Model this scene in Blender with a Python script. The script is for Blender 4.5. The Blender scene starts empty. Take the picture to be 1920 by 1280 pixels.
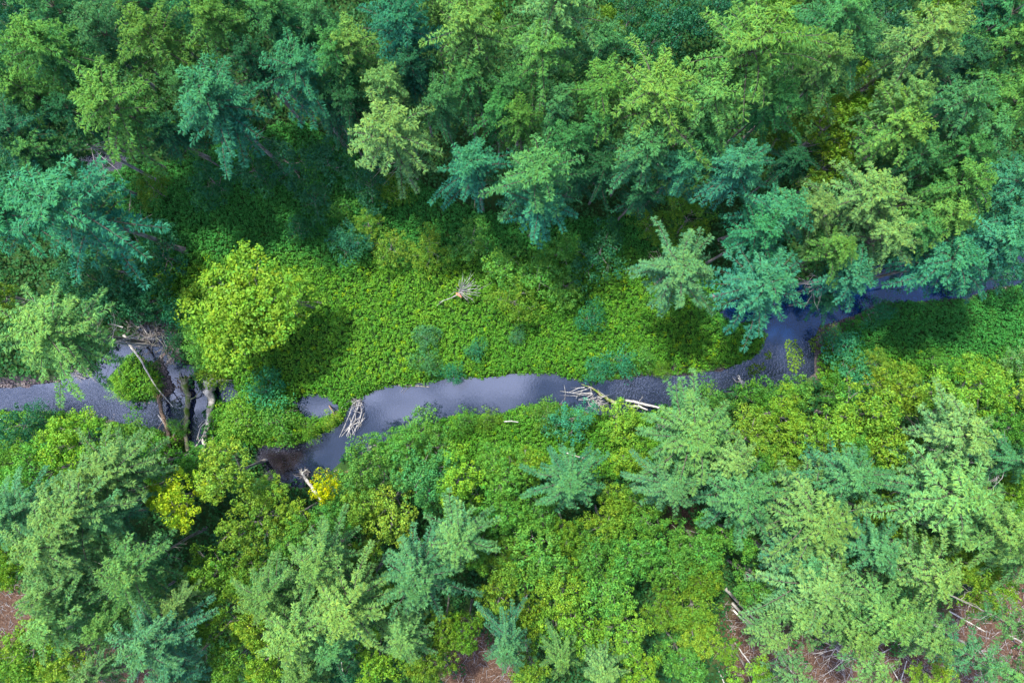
import bpy, math, random
import numpy as np
from mathutils import Vector, Matrix

# ------------------------------------------------------------------ camera
SC = bpy.context.scene
ALT = 70.0
FPX = 960.0 / math.tan(math.radians(36.5))      # focal length in photo pixels (1920 wide)
TILT = math.radians(2.2)
cam_d = bpy.data.cameras.new('camera')
cam_d.sensor_width = 36.0
cam_d.lens = 36.0 * FPX / 1920.0
cam_d.clip_end = 5000.0
cam = bpy.data.objects.new('camera', cam_d)
SC.collection.objects.link(cam)
cam.location = (0, 0, ALT)
cam.rotation_euler = (TILT, 0, 0)
SC.camera = cam

# ------------------------------------------------------------------ light
SUN_EL = math.radians(64.0)
SUN_AZ = math.atan2(-0.58, 0.81)                # towards the sun: upper left of the picture
W = bpy.data.worlds.new('World')
SC.world = W
W.use_nodes = True
wn = W.node_tree
wn.nodes.clear()
def N(nt, t, **kw):
    n = nt.nodes.new(t)
    for k, v in kw.items():
        setattr(n, k, v)
    return n
w_out = N(wn, 'ShaderNodeOutputWorld')
w_bg = N(wn, 'ShaderNodeBackground')
w_bg.inputs['Strength'].default_value = 0.125
sky = N(wn, 'ShaderNodeTexSky', sky_type='NISHITA', sun_disc=False)
sky.sun_elevation = SUN_EL
sky.sun_rotation = SUN_AZ
sky.air_density = 1.0
sky.dust_density = 1.0
sky.ozone_density = 2.0
tc = N(wn, 'ShaderNodeTexCoord')
cmap = N(wn, 'ShaderNodeMapping')
cmap.inputs['Scale'].default_value = (1, 1.3, 1)
cmap.inputs['Location'].default_value = (0.35, 0.1, 0.0)
cno = N(wn, 'ShaderNodeTexNoise')
cno.inputs['Scale'].default_value = 8.0
cno.inputs['Detail'].default_value = 3.0
cno.inputs['Roughness'].default_value = 0.5
crm = N(wn, 'ShaderNodeMapRange')
crm.inputs['From Min'].default_value = 0.45
crm.inputs['From Max'].default_value = 0.59
cmx = N(wn, 'ShaderNodeMix', data_type='RGBA')
cmx.inputs['B'].default_value = (10.5, 10.8, 15.0, 1)
wn.links.new(tc.outputs['Generated'], cmap.inputs['Vector'])
wn.links.new(cmap.outputs['Vector'], cno.inputs['Vector'])
wn.links.new(cno.outputs['Fac'], crm.inputs['Value'])
# the cloud bank thins out to clear blue sky towards the right
csx = N(wn, 'ShaderNodeSeparateXYZ'); wn.links.new(tc.outputs['Generated'], csx.inputs['Vector'])
ccl = N(wn, 'ShaderNodeMapRange', interpolation_type='SMOOTHSTEP')
ccl.inputs['From Min'].default_value = 0.14; ccl.inputs['From Max'].default_value = 0.36
ccl.inputs['To Min'].default_value = 1.0; ccl.inputs['To Max'].default_value = 0.0
wn.links.new(csx.outputs['X'], ccl.inputs['Value'])
cml = N(wn, 'ShaderNodeMath', operation='MULTIPLY')
wn.links.new(crm.outputs['Result'], cml.inputs[0]); wn.links.new(ccl.outputs['Result'], cml.inputs[1])
wn.links.new(cml.outputs[0], cmx.inputs['Factor'])
wn.links.new(sky.outputs['Color'], cmx.inputs['A'])
wn.links.new(cmx.outputs['Result'], w_bg.inputs['Color'])
wn.links.new(w_bg.outputs['Background'], w_out.inputs['Surface'])

sun_d = bpy.data.lights.new('sun', 'SUN')
sun_d.energy = 3.6
sun_d.angle = math.radians(2.5)
sun_d.color = (1.0, 0.96, 0.80)
sun = bpy.data.objects.new('sun', sun_d)
SC.collection.objects.link(sun)
to_sun = Vector((math.cos(SUN_EL) * math.sin(SUN_AZ), math.cos(SUN_EL) * math.cos(SUN_AZ), math.sin(SUN_EL)))
sun.rotation_euler = to_sun.to_track_quat('Z', 'Y').to_euler()
sun.location = (-60, 80, 120)

SC.view_settings.view_transform = 'Standard'
SC.view_settings.look = 'None'
SC.view_settings.exposure = 1.42
SC.view_settings.gamma = 1.0
SC.cycles.max_bounces = 6
SC.cycles.transparent_max_bounces = 8

# ------------------------------------------------------------------ helpers
COL = SC.collection
rnd = random.Random(11)
R = np.random.default_rng(5)
CT, ST = math.cos(TILT), math.sin(TILT)

def at(u, v, z=0.0):
    """photo pixel -> world point at height z"""
    x = (u - 960.0) / FPX
    y = -(v - 640.0) / FPX
    yy = y * CT + ST
    zz = y * ST - CT
    t = (z - ALT) / zz
    return Vector((x * t, yy * t, z))

def tag(o, label=None, cat=None, group=None, kind=None):
    if label: o['label'] = label
    if cat: o['category'] = cat
    if group: o['group'] = group
    if kind: o['kind'] = kind
    return o

def mesh_from(name, verts, faces_flat, nper, mat, attr=None, smooth=False):
    """verts (n,3); faces_flat int array; nper verts per face (constant)"""
    me = bpy.data.meshes.new(name)
    verts = np.ascontiguousarray(verts, dtype=np.float32)
    nf = len(faces_flat) // nper
    me.vertices.add(len(verts))
    me.vertices.foreach_set('co', verts.ravel())
    me.loops.add(nf * nper)
    me.loops.foreach_set('vertex_index', np.asarray(faces_flat, dtype=np.int32))
    me.polygons.add(nf)
    me.polygons.foreach_set('loop_start', np.arange(0, nf * nper, nper, dtype=np.int32))
    me.polygons.foreach_set('loop_total', np.full(nf, nper, dtype=np.int32))
    if smooth:
        me.polygons.foreach_set('use_smooth', np.ones(nf, dtype=bool))
    me.update(calc_edges=True)
    if attr is not None:
        a = me.color_attributes.new('tint', 'FLOAT_COLOR', 'POINT')
        c = np.ones((len(verts), 4), dtype=np.float32)
        c[:, :3] = attr
        a.data.foreach_set('color', c.ravel())
    me.materials.append(mat)
    return me

def link(name, data, parent=None):
    o = bpy.data.objects.new(name, data)
    COL.objects.link(o)
    if parent is not None:
        o.parent = parent
    return o

def unit(v):
    return v / (np.linalg.norm(v, axis=-1, keepdims=True) + 1e-9)

def leaves(cen, nrm, size, aspect=0.6, direc=None, rng=R):
    """kite-shaped leaf quads: centres, normals, lengths -> verts (4n,3)"""
    n = len(cen)
    if direc is None:
        direc = rng.normal(size=(n, 3))
    nrm = unit(nrm)
    d = unit(direc - nrm * np.sum(direc * nrm, axis=1, keepdims=True))
    s = np.cross(nrm, d)
    L = np.asarray(size).reshape(-1, 1)
    v = np.empty((n, 4, 3))
    v[:, 0] = cen - d * L * 0.5
    v[:, 1] = cen + s * L * aspect * 0.5 + nrm * L * 0.10
    v[:, 2] = cen + d * L * 0.5 - nrm * L * 0.05
    v[:, 3] = cen - s * L * aspect * 0.5 + nrm * L * 0.10
    return v.reshape(-1, 3)

class Tube:
    """collects tapering round tubes (quads) into one mesh"""
    def __init__(self):
        self.v = []; self.f = []; self.n = 0
    def add(self, pts, rad, seg=6):
        P = np.array([tuple(p) for p in pts], dtype=float)
        m = len(P)
        T = np.gradient(P, axis=0)
        T = unit(T)
        ref = np.array([0, 0, 1.0]) if abs(T[0][2]) < 0.9 else np.array([1.0, 0, 0])
        a = np.linspace(0, 2 * math.pi, seg, endpoint=False)
        base = self.n
        for i in range(m):
            x = unit(np.cross(T[i], ref)); y = np.cross(T[i], x)
            self.v.append(P[i] + rad[i] * (np.cos(a)[:, None] * x + np.sin(a)[:, None] * y))
        for i in range(m - 1):
            for j in range(seg):
                k = (j + 1) % seg
                self.f += [base + i * seg + j, base + i * seg + k, base + (i + 1) * seg + k, base + (i + 1) * seg + j]
        self.n += m * seg
        for i, sgn in ((0, 1), (m - 1, -1)):          # end caps, as a fan of quads round a centre
            self.v.append(P[i][None, :])
            c = self.n; self.n += 1
            b = base + i * seg
            for j in range(0, seg - seg % 2, 2):
                q = [c, b + j, b + (j + 1) % seg, b + (j + 2) % seg]
                self.f += q if sgn > 0 else q[::-1]
    def mesh(self, name, mat):
        return mesh_from(name, np.concatenate(self.v), np.array(self.f), 4, mat, smooth=True)

# ------------------------------------------------------------------ materials
def new_mat(name):
    m = bpy.data.materials.new(name)
    m.use_nodes = True
    nt = m.node_tree
    nt.nodes.clear()
    return m, nt, N(nt, 'ShaderNodeOutputMaterial')

def leaf_mat(name, transl=0.3, rough=0.55, spec=0.25, objcol=True, tcol=(1.02, 1.25, 0.55), nscale=1.2):
    m, nt, out = new_mat(name)
    L = nt.links
    at_ = N(nt, 'ShaderNodeAttribute', attribute_name='tint')
    col = at_.outputs['Color']
    if objcol:
        oi = N(nt, 'ShaderNodeObjectInfo')
        mx = N(nt, 'ShaderNodeMix', data_type='RGBA', blend_type='MULTIPLY')
        mx.inputs['Factor'].default_value = 1.0
        L.new(col, mx.inputs['A']); L.new(oi.outputs['Color'], mx.inputs['B'])
        col = mx.outputs['Result']
    b = N(nt, 'ShaderNodeBsdfPrincipled')
    b.inputs['Roughness'].default_value = rough
    b.inputs['Specular IOR Level'].default_value = spec
    L.new(col, b.inputs['Base Color'])
    tr = N(nt, 'ShaderNodeBsdfTranslucent')
    tm = N(nt, 'ShaderNodeMix', data_type='RGBA', blend_type='MULTIPLY')
    tm.inputs['Factor'].default_value = 1.0
    tm.inputs['B'].default_value = (*tcol, 1)
    L.new(col, tm.inputs['A']); L.new(tm.outputs['Result'], tr.inputs['Color'])
    ms = N(nt, 'ShaderNodeMixShader')
    ms.inputs['Fac'].default_value = transl
    L.new(b.outputs['BSDF'], ms.inputs[1]); L.new(tr.outputs['BSDF'], ms.inputs[2])
    L.new(ms.outputs['Shader'], out.inputs['Surface'])
    return m

def wood_mat(name, c1, c2, scale=6.0, rough=0.9, c3=None, moss=0.0, stretch=0.25):
    m, nt, out = new_mat(name)
    L = nt.links
    t = N(nt, 'ShaderNodeTexCoord')
    mp = N(nt, 'ShaderNodeMapping'); mp.inputs['Scale'].default_value = (1, 1, stretch)
    n1 = N(nt, 'ShaderNodeTexNoise'); n1.inputs['Scale'].default_value = scale; n1.inputs['Detail'].default_value = 6
    L.new(t.outputs['Object'], mp.inputs['Vector']); L.new(mp.outputs['Vector'], n1.inputs['Vector'])
    r = N(nt, 'ShaderNodeValToRGB')
    r.color_ramp.elements[0].position = 0.35; r.color_ramp.elements[0].color = (*c1, 1)
    r.color_ramp.elements[1].position = 0.62; r.color_ramp.elements[1].color = (*c2, 1)
    L.new(n1.outputs['Fac'], r.inputs['Fac'])
    col = r.outputs['Color']
    if c3 is not None:
        n2 = N(nt, 'ShaderNodeTexNoise'); n2.inputs['Scale'].default_value = 1.3; n2.inputs['Detail'].default_value = 4
        L.new(t.outputs['Object'], n2.inputs['Vector'])
        mr = N(nt, 'ShaderNodeMapRange'); mr.inputs['From Min'].default_value = 0.52 - moss * 0.2; mr.inputs['From Max'].default_value = 0.62
        L.new(n2.outputs['Fac'], mr.inputs['Value'])
        mx = N(nt, 'ShaderNodeMix', data_type='RGBA'); mx.inputs['B'].default_value = (*c3, 1)
        L.new(mr.outputs['Result'], mx.inputs['Factor']); L.new(col, mx.inputs['A'])
        col = mx.outputs['Result']
    b = N(nt, 'ShaderNodeBsdfPrincipled'); b.inputs['Roughness'].default_value = rough
    b.inputs['Specular IOR Level'].default_value = 0.2
    bp = N(nt, 'ShaderNodeBump'); bp.inputs['Strength'].default_value = 0.6; bp.inputs['Distance'].default_value = 0.05
    L.new(n1.outputs['Fac'], bp.inputs['Height']); L.new(bp.outputs['Normal'], b.inputs['Normal'])
    L.new(col, b.inputs['Base Color']); L.new(b.outputs['BSDF'], out.inputs['Surface'])
    return m

M_NEEDLE = leaf_mat('pine_needles', transl=0.25, rough=0.6, spec=0.12, tcol=(1.2, 1.2, 0.6))
M_LEAF = leaf_mat('broad_leaves', transl=0.27, rough=0.55, spec=0.14)
M_COVER = leaf_mat('ground_cover_leaves', transl=0.33, rough=0.55, spec=0.14, objcol=False)
M_BARK = wood_mat('grey_bark', (0.10, 0.085, 0.085), (0.26, 0.235, 0.235), c3=(0.12, 0.13, 0.08))
M_BOUGH = wood_mat('bough_bark', (0.045, 0.045, 0.035), (0.11, 0.10, 0.08))
M_PALE = wood_mat('pale_bark', (0.26, 0.24, 0.22), (0.50, 0.48, 0.45), c3=(0.22, 0.20, 0.18))
M_DEAD = wood_mat('weathered_dead_wood', (0.20, 0.19, 0.19), (0.46, 0.44, 0.44), scale=7)
M_GREY = wood_mat('weathered_grey_wood', (0.16, 0.15, 0.16), (0.36, 0.34, 0.35), scale=9)
M_BROWN = wood_mat('wet_brown_wood', (0.07, 0.045, 0.032), (0.24, 0.17, 0.13), scale=8)
M_MOSS = wood_mat('mossy_wood', (0.16, 0.13, 0.09), (0.36, 0.31, 0.24), c3=(0.10, 0.16, 0.02), moss=0.6)
M_RED = wood_mat('split_heartwood', (0.42, 0.13, 0.09), (0.55, 0.22, 0.15), scale=8)

# ------------------------------------------------------------------ the lie of the land, from the photograph
def poly(pts, z=0.0):
    return np.array([at(x, y, z)[:2] for x, y in pts])

WATER_PX = [
    # long main reach with the dark pool at its west end and the blue bend in the shade of the pines
    [(478,850),(492,836),(540,838),(562,832),(600,818),(640,797),(655,768),(682,745),(722,727),(800,720),(850,708),(905,712),
     (960,704),(1040,703),(1062,712),(1120,716),(1200,705),(1300,700),(1372,690),(1425,664),(1437,628),(1420,600),(1372,602),
     (1350,588),(1368,566),(1430,560),(1500,530),(1560,520),(1640,500),(1740,485),(1850,480),(1980,470),(2250,430),(2250,500),(1980,522),
     (1870,538),(1810,558),(1750,562),(1660,564),(1610,588),(1570,602),(1535,612),(1530,640),(1528,700),(1500,716),(1440,722),
     (1400,730),(1300,738),(1275,752),(1225,768),(1150,778),(1090,768),(1040,750),(985,757),(935,775),(865,772),(785,798),
     (725,822),(695,845),(650,852),(628,872),(600,898),(565,912),(528,908),(500,888)],
    # west channel
    [(-350,760),(-120,735),(0,727),(70,722),(112,716),(135,700),(165,694),(195,690),(205,722),(225,748),(268,758),(300,748),(318,742),
     (330,725),(316,704),(306,668),(318,658),(340,680),(362,690),(370,728),(388,742),(384,790),(380,842),(352,848),(346,800),(312,806),
     (250,795),(190,781),(130,771),(60,769),(0,768),(-120,790),(-350,830)],
    [(250,650),(262,615),(300,600),(322,625),(318,650),(300,668),(282,680)],
    [(402,712),(432,712),(446,742),(420,752),(404,742)],
    [(552,756),(578,741),(612,744),(634,764),(606,780),(578,784)],
    [(180,688),(215,650),(245,630),(262,650),(225,680),(205,700)],
    [(130,300),(190,288),(240,292),(225,318),(160,322)],
]
WATER = [poly(p, -0.6) for p in WATER_PX]

def inside(P, poly_):
    x, y = P[:, 0], P[:, 1]
    c = np.zeros(len(P), bool)
    n = len(poly_)
    for i in range(n):
        x1, y1 = poly_[i]; x2, y2 = poly_[(i + 1) % n]
        cond = ((y1 > y) != (y2 > y))
        xi = (x2 - x1) * (y - y1) / (y2 - y1 + 1e-12) + x1
        c ^= cond & (x < xi)
    return c

def sdist(P, poly_):
    """signed distance, negative inside"""
    d = np.full(len(P), 1e9)
    n = len(poly_)
    for i in range(n):
        a = poly_[i]; b = poly_[(i + 1) % n]
        ab = b - a
        t = np.clip(((P - a) @ ab) / (ab @ ab + 1e-12), 0, 1)
        q = P - a - t[:, None] * ab
        d = np.minimum(d, np.hypot(q[:, 0], q[:, 1]))
    return np.where(inside(P, poly_), -d, d)

def water_sd(P):
    d = np.full(len(P), 1e9)
    for w in WATER:
        d = np.minimum(d, sdist(P, w))
    return d

_g = np.random.default_rng(77)
_waves = [(_g.normal(size=2) * f, _g.uniform(0, 6.28), 1.0 / (i + 1) ** 0.5) for f, cnt in ((0.12, 4), (0.4, 6), (1.1, 8)) for i in range(cnt)]
def wob(P, scale=1.0, off=0.0):
    """smooth pseudo-noise about -1..1"""
    s = np.zeros(len(P)); tot = 0
    for k, ph, a in _waves:
        s += a * np.sin(P[:, 0] * k[0] * scale + P[:, 1] * k[1] * scale + ph + off * 3.1); tot += a
    return s / tot * 2.2

LITTER_PX = [   # bare leaf litter showing under the trees
    [(1350,1140),(1400,1110),(1480,1160),(1560,1190),(1700,1200),(1770,1140),(1830,1100),(1930,1070),(2050,1100),(2050,1400),(1500,1400),(1400,1300),(1350,1260),(1330,1200)],
    [(-150,1100),(20,1090),(70,1130),(60,1200),(-150,1250)],
    [(130,1210),(260,1190),(330,1230),(320,1400),(120,1400)],
    [(830,1190),(880,1170),(960,1220),(1000,1300),(900,1400),(820,1300)],
    [(1255,950),(1290,950),(1295,1000),(1260,1000)],
    [(1600,1040),(1650,1040),(1650,1090),(1600,1090)],
]
LITTER = [poly(p) for p in LITTER_PX]
GRAVEL_PX = [
    [(-200,700),(0,705),(100,705),(140,695),(140,715),(80,728),(0,732),(-200,745)],
    [(1525,640),(1545,605),(1610,585),(1660,560),(1680,575),(1600,610),(1555,650),(1540,700),(1528,712)],
    [(1740,560),(1830,550),(1900,530),(1960,520),(1960,500),(1890,515),(1800,540)],
    [(490,835),(560,828),(600,830),(560,845),(500,850)],
    [(270,600),(330,610),(330,720),(360,760),(340,800),(300,780),(290,730),(300,680)],
    [(1120,690),(1300,685),(1380,690),(1330,712),(1200,716),(1120,716)],
]
GRAVEL = [poly(p) for p in GRAVEL_PX]
RIFFLE_PX = [
    [(-350,720),(240,720),(310,740),(310,860),(200,800),(-350,840)],
    [(340,790),(400,790),(400,860),(340,860)],
    [(1150,690),(1430,680),(1430,650),(1540,635),(1540,740),(1150,780)],
]
BLUE_PX = [[(1290,560),(1420,540),(1560,480),(1740,450),(1790,560),(1740,600),(1600,610),(1520,640),(1290,650)]]
RIFFLE = [poly(p, -0.6) for p in RIFFLE_PX]
BROWN_PX = [[(100,270),(270,270),(270,340),(100,340)],[(470,830),(600,830),(575,860),(555,915),(470,920)]]
BROWN = [poly(p, -0.6) for p in BROWN_PX]  # gloss and body drop here to imitate dark trees mirrored in the water
BLUE = [poly(p, -0.6) for p in BLUE_PX]

def soft(P, polys, w=0.8):
    d = np.full(len(P), 1e9)
    for q in polys:
        d = np.minimum(d, sdist(P, q))
    d = d + wob(P, 2.0, 4) * w
    return np.clip(0.5 - d / (2 * w), 0, 1)

def ground_h(P):
    sd = water_sd(P)
    far = np.clip((np.hypot(P[:, 0], P[:, 1]) - 75) / 300, 0, 1)
    out = np.clip(sd / 1.3, 0, 1); out = out * out * (3 - 2 * out)
    inn = np.clip(-sd / 1.6, 0, 1)
    rif = soft(P, RIFFLE, 0.8)
    bed = -0.66 - inn * (0.75 - 0.62 * rif) + wob(P, 4.0) * 0.03
    bank = -0.64 + out * (0.64 + 0.12) + wob(P, 1.2, 1) * 0.16 * out
    gr = soft(P, GRAVEL, 0.5)
    bank = bank * (1 - gr) + (-0.46 + 0.08 * wob(P, 3)) * gr
    h = np.where(sd > 0, bank, bed)
    return h + far * far * 40.0

def axis(lo, hi, step, far):
    c = np.arange(lo, hi + step * 0.5, step)
    g = []; x = hi; s = step
    while x < far:
        s *= 1.22; x += s; g.append(x)
    g = np.array(g)
    l = []; x = lo; s = step
    while x > -far:
        s *= 1.22; x -= s; l.append(x)
    return np.concatenate([np.array(l)[::-1], c, g])

# ---- ground: one sheet out to the horizon
ax = axis(-58, 58, 0.42, 900); ay = axis(-40, 42, 0.42, 900)
X, Y = np.meshgrid(ax, ay)
P = np.stack([X.ravel(), Y.ravel()], 1)
H = ground_h(P)
SDW = water_sd(P)
nx, ny = len(ax), len(ay)
ii, jj = np.meshgrid(np.arange(nx - 1), np.arange(ny - 1))
b0 = (jj * nx + ii).ravel()
faces = np.stack([b0, b0 + 1, b0 + nx + 1, b0 + nx], 1).ravel()
zone = np.stack([soft(P, LITTER, 1.2), np.maximum(soft(P, GRAVEL, 0.5), np.where(SDW < 0, 1.0, 0.0)),
                 np.where(SDW < 0, np.clip((-0.66 - H) / 0.5, 0, 1), 0)], 1)

def ground_material():
    m, nt, out = new_mat('forest_ground')
    L = nt.links
    t = N(nt, 'ShaderNodeTexCoord')
    z = N(nt, 'ShaderNodeAttribute', attribute_name='tint')
    sp = N(nt, 'ShaderNodeSeparateColor'); L.new(z.outputs['Color'], sp.inputs['Color'])
    def noise(s, d=6, r=0.6):
        n = N(nt, 'ShaderNodeTexNoise'); n.inputs['Scale'].default_value = s; n.inputs['Detail'].default_value = d
        n.inputs['Roughness'].default_value = r; L.new(t.outputs['Object'], n.inputs['Vector']); return n
    def ramp(src, cols):
        r = N(nt, 'ShaderNodeValToRGB'); e = r.color_ramp.elements
        e[0].position, e[0].color = cols[0][0], (*cols[0][1], 1)
        e[1].position, e[1].color = cols[-1][0], (*cols[-1][1], 1)
        for p, c in cols[1:-1]:
            q = e.new(p); q.color = (*c, 1)
        L.new(src, r.inputs['Fac']); return r.outputs['Color']
    def mix(f, a, b):
        x = N(nt, 'ShaderNodeMix', data_type='RGBA'); L.new(f, x.inputs['Factor']); L.new(a, x.inputs['A']); L.new(b, x.inputs['B'])
        return x.outputs['Result']
    n1 = noise(0.9); n2 = noise(7.0, 8, 0.7)
    moss = ramp(n1.outputs['Fac'], [(0.3, (0.012, 0.035, 0.008)), (0.7, (0.03, 0.07, 0.015))])
    lit = ramp(n2.outputs['Fac'], [(0.32, (0.024, 0.013, 0.009)), (0.5, (0.068, 0.038, 0.026)), (0.68, (0.16, 0.105, 0.075))])
    v = N(nt, 'ShaderNodeTexVoronoi'); v.inputs['Scale'].default_value = 8.0; L.new(t.outputs['Object'], v.inputs['Vector'])
    sv = N(nt, 'ShaderNodeSeparateColor'); L.new(v.outputs['Color'], sv.inputs['Color'])
    peb = ramp(sv.outputs['Red'], [(0.0, (0.05, 0.040, 0.046)), (0.7, (0.09, 0.070, 0.078)), (1.0, (0.16, 0.13, 0.14))])
    mud = ramp(n1.outputs['Fac'], [(0.3, (0.016, 0.010, 0.009)), (0.7, (0.05, 0.03, 0.025))])
    c = mix(sp.outputs['Red'], moss, lit)
    c = mix(sp.outputs['Green'], c, peb)
    c = mix(sp.outputs['Blue'], c, mud)
    b = N(nt, 'ShaderNodeBsdfPrincipled'); b.inputs['Roughness'].default_value = 0.9; b.inputs['Specular IOR Level'].default_value = 0.15
    bp = N(nt, 'ShaderNodeBump'); bp.inputs['Strength'].default_value = 0.8; bp.inputs['Distance'].default_value = 0.1
    ad = N(nt, 'ShaderNodeMath', operation='SUBTRACT'); L.new(n2.outputs['Fac'], ad.inputs[0]); L.new(v.outputs['Distance'], ad.inputs[1])
    L.new(ad.outputs[0], bp.inputs['Height']); L.new(bp.outputs['Normal'], b.inputs['Normal'])
    L.new(c, b.inputs['Base Color']); L.new(b.outputs['BSDF'], out.inputs['Surface'])
    return m
g = link('ground', mesh_from('ground', np.column_stack([P, H]), faces, 4, ground_material(), attr=zone, smooth=True))
tag(g, kind='structure')

# ---- water of the creek: a level sheet over the bed, cut to the channel with a margin hidden in the banks
def water_material():
    m, nt, out = new_mat('creek_water')
    L = nt.links
    t = N(nt, 'ShaderNodeTexCoord')
    z = N(nt, 'ShaderNodeAttribute', attribute_name='tint')
    sp = N(nt, 'ShaderNodeSeparateColor'); L.new(z.outputs['Color'], sp.inputs['Color'])
    # body: slightly turbid water over the bed
    n0 = N(nt, 'ShaderNodeTexNoise'); n0.inputs['Scale'].default_value = 0.25; n0.inputs['Detail'].default_value = 5
    L.new(t.outputs['Object'], n0.inputs['Vector'])
    r = N(nt, 'ShaderNodeValToRGB')
    r.color_ramp.elements[0].position = 0.35; r.color_ramp.elements[0].color = (0.007, 0.014, 0.036, 1)
    r.color_ramp.elements[1].position = 0.65; r.color_ramp.elements[1].color = (0.018, 0.026, 0.055, 1)
    L.new(n0.outputs['Fac'], r.inputs['Fac'])
    dif = N(nt, 'ShaderNodeBsdfDiffuse')
    bl = N(nt, 'ShaderNodeMix', data_type='RGBA'); bl.inputs['B'].default_value = (0.003, 0.024, 0.10, 1)      # blue sky reflection of the bend, painted into the body colour
    L.new(sp.outputs['Blue'], bl.inputs['Factor']); L.new(r.outputs['Color'], bl.inputs['A']); L.new(bl.outputs['Result'], dif.inputs['Color'])
    tra = N(nt, 'ShaderNodeBsdfTransparent'); tra.inputs['Color'].default_value = (0.66, 0.74, 0.88, 1)
    ft = N(nt, 'ShaderNodeMapRange'); ft.inputs['To Min'].default_value = 0.72; ft.inputs['To Max'].default_value = 0.55
    L.new(sp.outputs['Red'], ft.inputs['Value'])
    fb = N(nt, 'ShaderNodeMath', operation='MULTIPLY'); fb2 = N(nt, 'ShaderNodeMath', operation='SUBTRACT'); fb2.inputs[0].default_value = 1.0
    L.new(sp.outputs['Green'], fb2.inputs[1]); L.new(ft.outputs['Result'], fb.inputs[0]); L.new(fb2.outputs[0], fb.inputs[1])
    m1 = N(nt, 'ShaderNodeMixShader'); L.new(fb.outputs[0], m1.inputs['Fac'])
    L.new(tra.outputs['BSDF'], m1.inputs[1]); L.new(dif.outputs['BSDF'], m1.inputs[2])
    # ripples, strong in the riffles
    w1 = N(nt, 'ShaderNodeTexNoise'); w1.inputs['Scale'].default_value = 3.4; w1.inputs['Detail'].default_value = 3; w1.inputs['Distortion'].default_value = 0.6
    mp = N(nt, 'ShaderNodeMapping'); mp.inputs['Scale'].default_value = (1.5, 0.7, 1); mp.inputs['Rotation'].default_value = (0, 0, 0.5)
    L.new(t.outputs['Object'], mp.inputs['Vector']); L.new(mp.outputs['Vector'], w1.inputs['Vector'])
    bs = N(nt, 'ShaderNodeMapRange'); bs.inputs['To Min'].default_value = 0.006; bs.inputs['To Max'].default_value = 0.16
    L.new(sp.outputs['Red'], bs.inputs['Value'])
    bp = N(nt, 'ShaderNodeBump'); bp.inputs['Distance'].default_value = 0.35
    L.new(bs.outputs['Result'], bp.inputs['Strength']); L.new(w1.outputs['Fac'], bp.inputs['Height'])
    gl = N(nt, 'ShaderNodeBsdfGlossy'); gr_ = N(nt, 'ShaderNodeMapRange'); gr_.inputs['To Min'].default_value = 0.04; gr_.inputs['To Max'].default_value = 0.09
    L.new(sp.outputs['Red'], gr_.inputs['Value']); L.new(gr_.outputs['Result'], gl.inputs['Roughness'])
    gl.inputs['Color'].default_value = (0.84, 0.93, 1, 1)
    L.new(bp.outputs['Normal'], gl.inputs['Normal'])
    fr = N(nt, 'ShaderNodeFresnel'); fr.inputs['IOR'].default_value = 1.8; L.new(bp.outputs['Normal'], fr.inputs['Normal'])
    m2 = N(nt, 'ShaderNodeMixShader'); fq = N(nt, 'ShaderNodeMath', operation='MULTIPLY'); fq.inputs[1].default_value = 0.75
    L.new(sp.outputs['Green'], fq.inputs[0])
    fq2 = N(nt, 'ShaderNodeMath', operation='SUBTRACT'); fq2.inputs[0].default_value = 1.0; L.new(fq.outputs[0], fq2.inputs[1])
    fq3 = N(nt, 'ShaderNodeMath', operation='MULTIPLY'); L.new(fr.outputs[0], fq3.inputs[0]); L.new(fq2.outputs[0], fq3.inputs[1])
    L.new(fq3.outputs[0], m2.inputs['Fac'])
    L.new(m1.outputs[0], m2.inputs[1]); L.new(gl.outputs[0], m2.inputs[2])
    L.new(m2.outputs[0], out.inputs['Surface'])
    return m
wx = np.arange(-78, 78.1, 0.5); wy = np.arange(-16, 26.1, 0.5)
X, Y = np.meshgrid(wx, wy)
PW = np.stack([X.ravel(), Y.ravel()], 1)
sdw = water_sd(PW)
nx, ny = len(wx), len(wy)
ii, jj = np.meshgrid(np.arange(nx - 1), np.arange(ny - 1))
b0 = (jj * nx + ii).ravel()
q = np.stack([b0, b0 + 1, b0 + nx + 1, b0 + nx], 1)
q = q[(sdw[q] < 0.9).any(axis=1)]
used = np.unique(q); remap = -np.ones(len(PW), int); remap[used] = np.arange(len(used))
PWu = PW[used]
wat = link('creek_water', mesh_from('creek_water', np.column_stack([PWu, np.full(len(PWu), -0.6)]), remap[q].ravel(), 4, water_material(),
           attr=np.stack([soft(PWu, RIFFLE, 0.9), soft(PWu, BROWN, 0.9), soft(PWu, BLUE, 1.2)], 1), smooth=True))
tag(wat, kind='structure')

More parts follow.
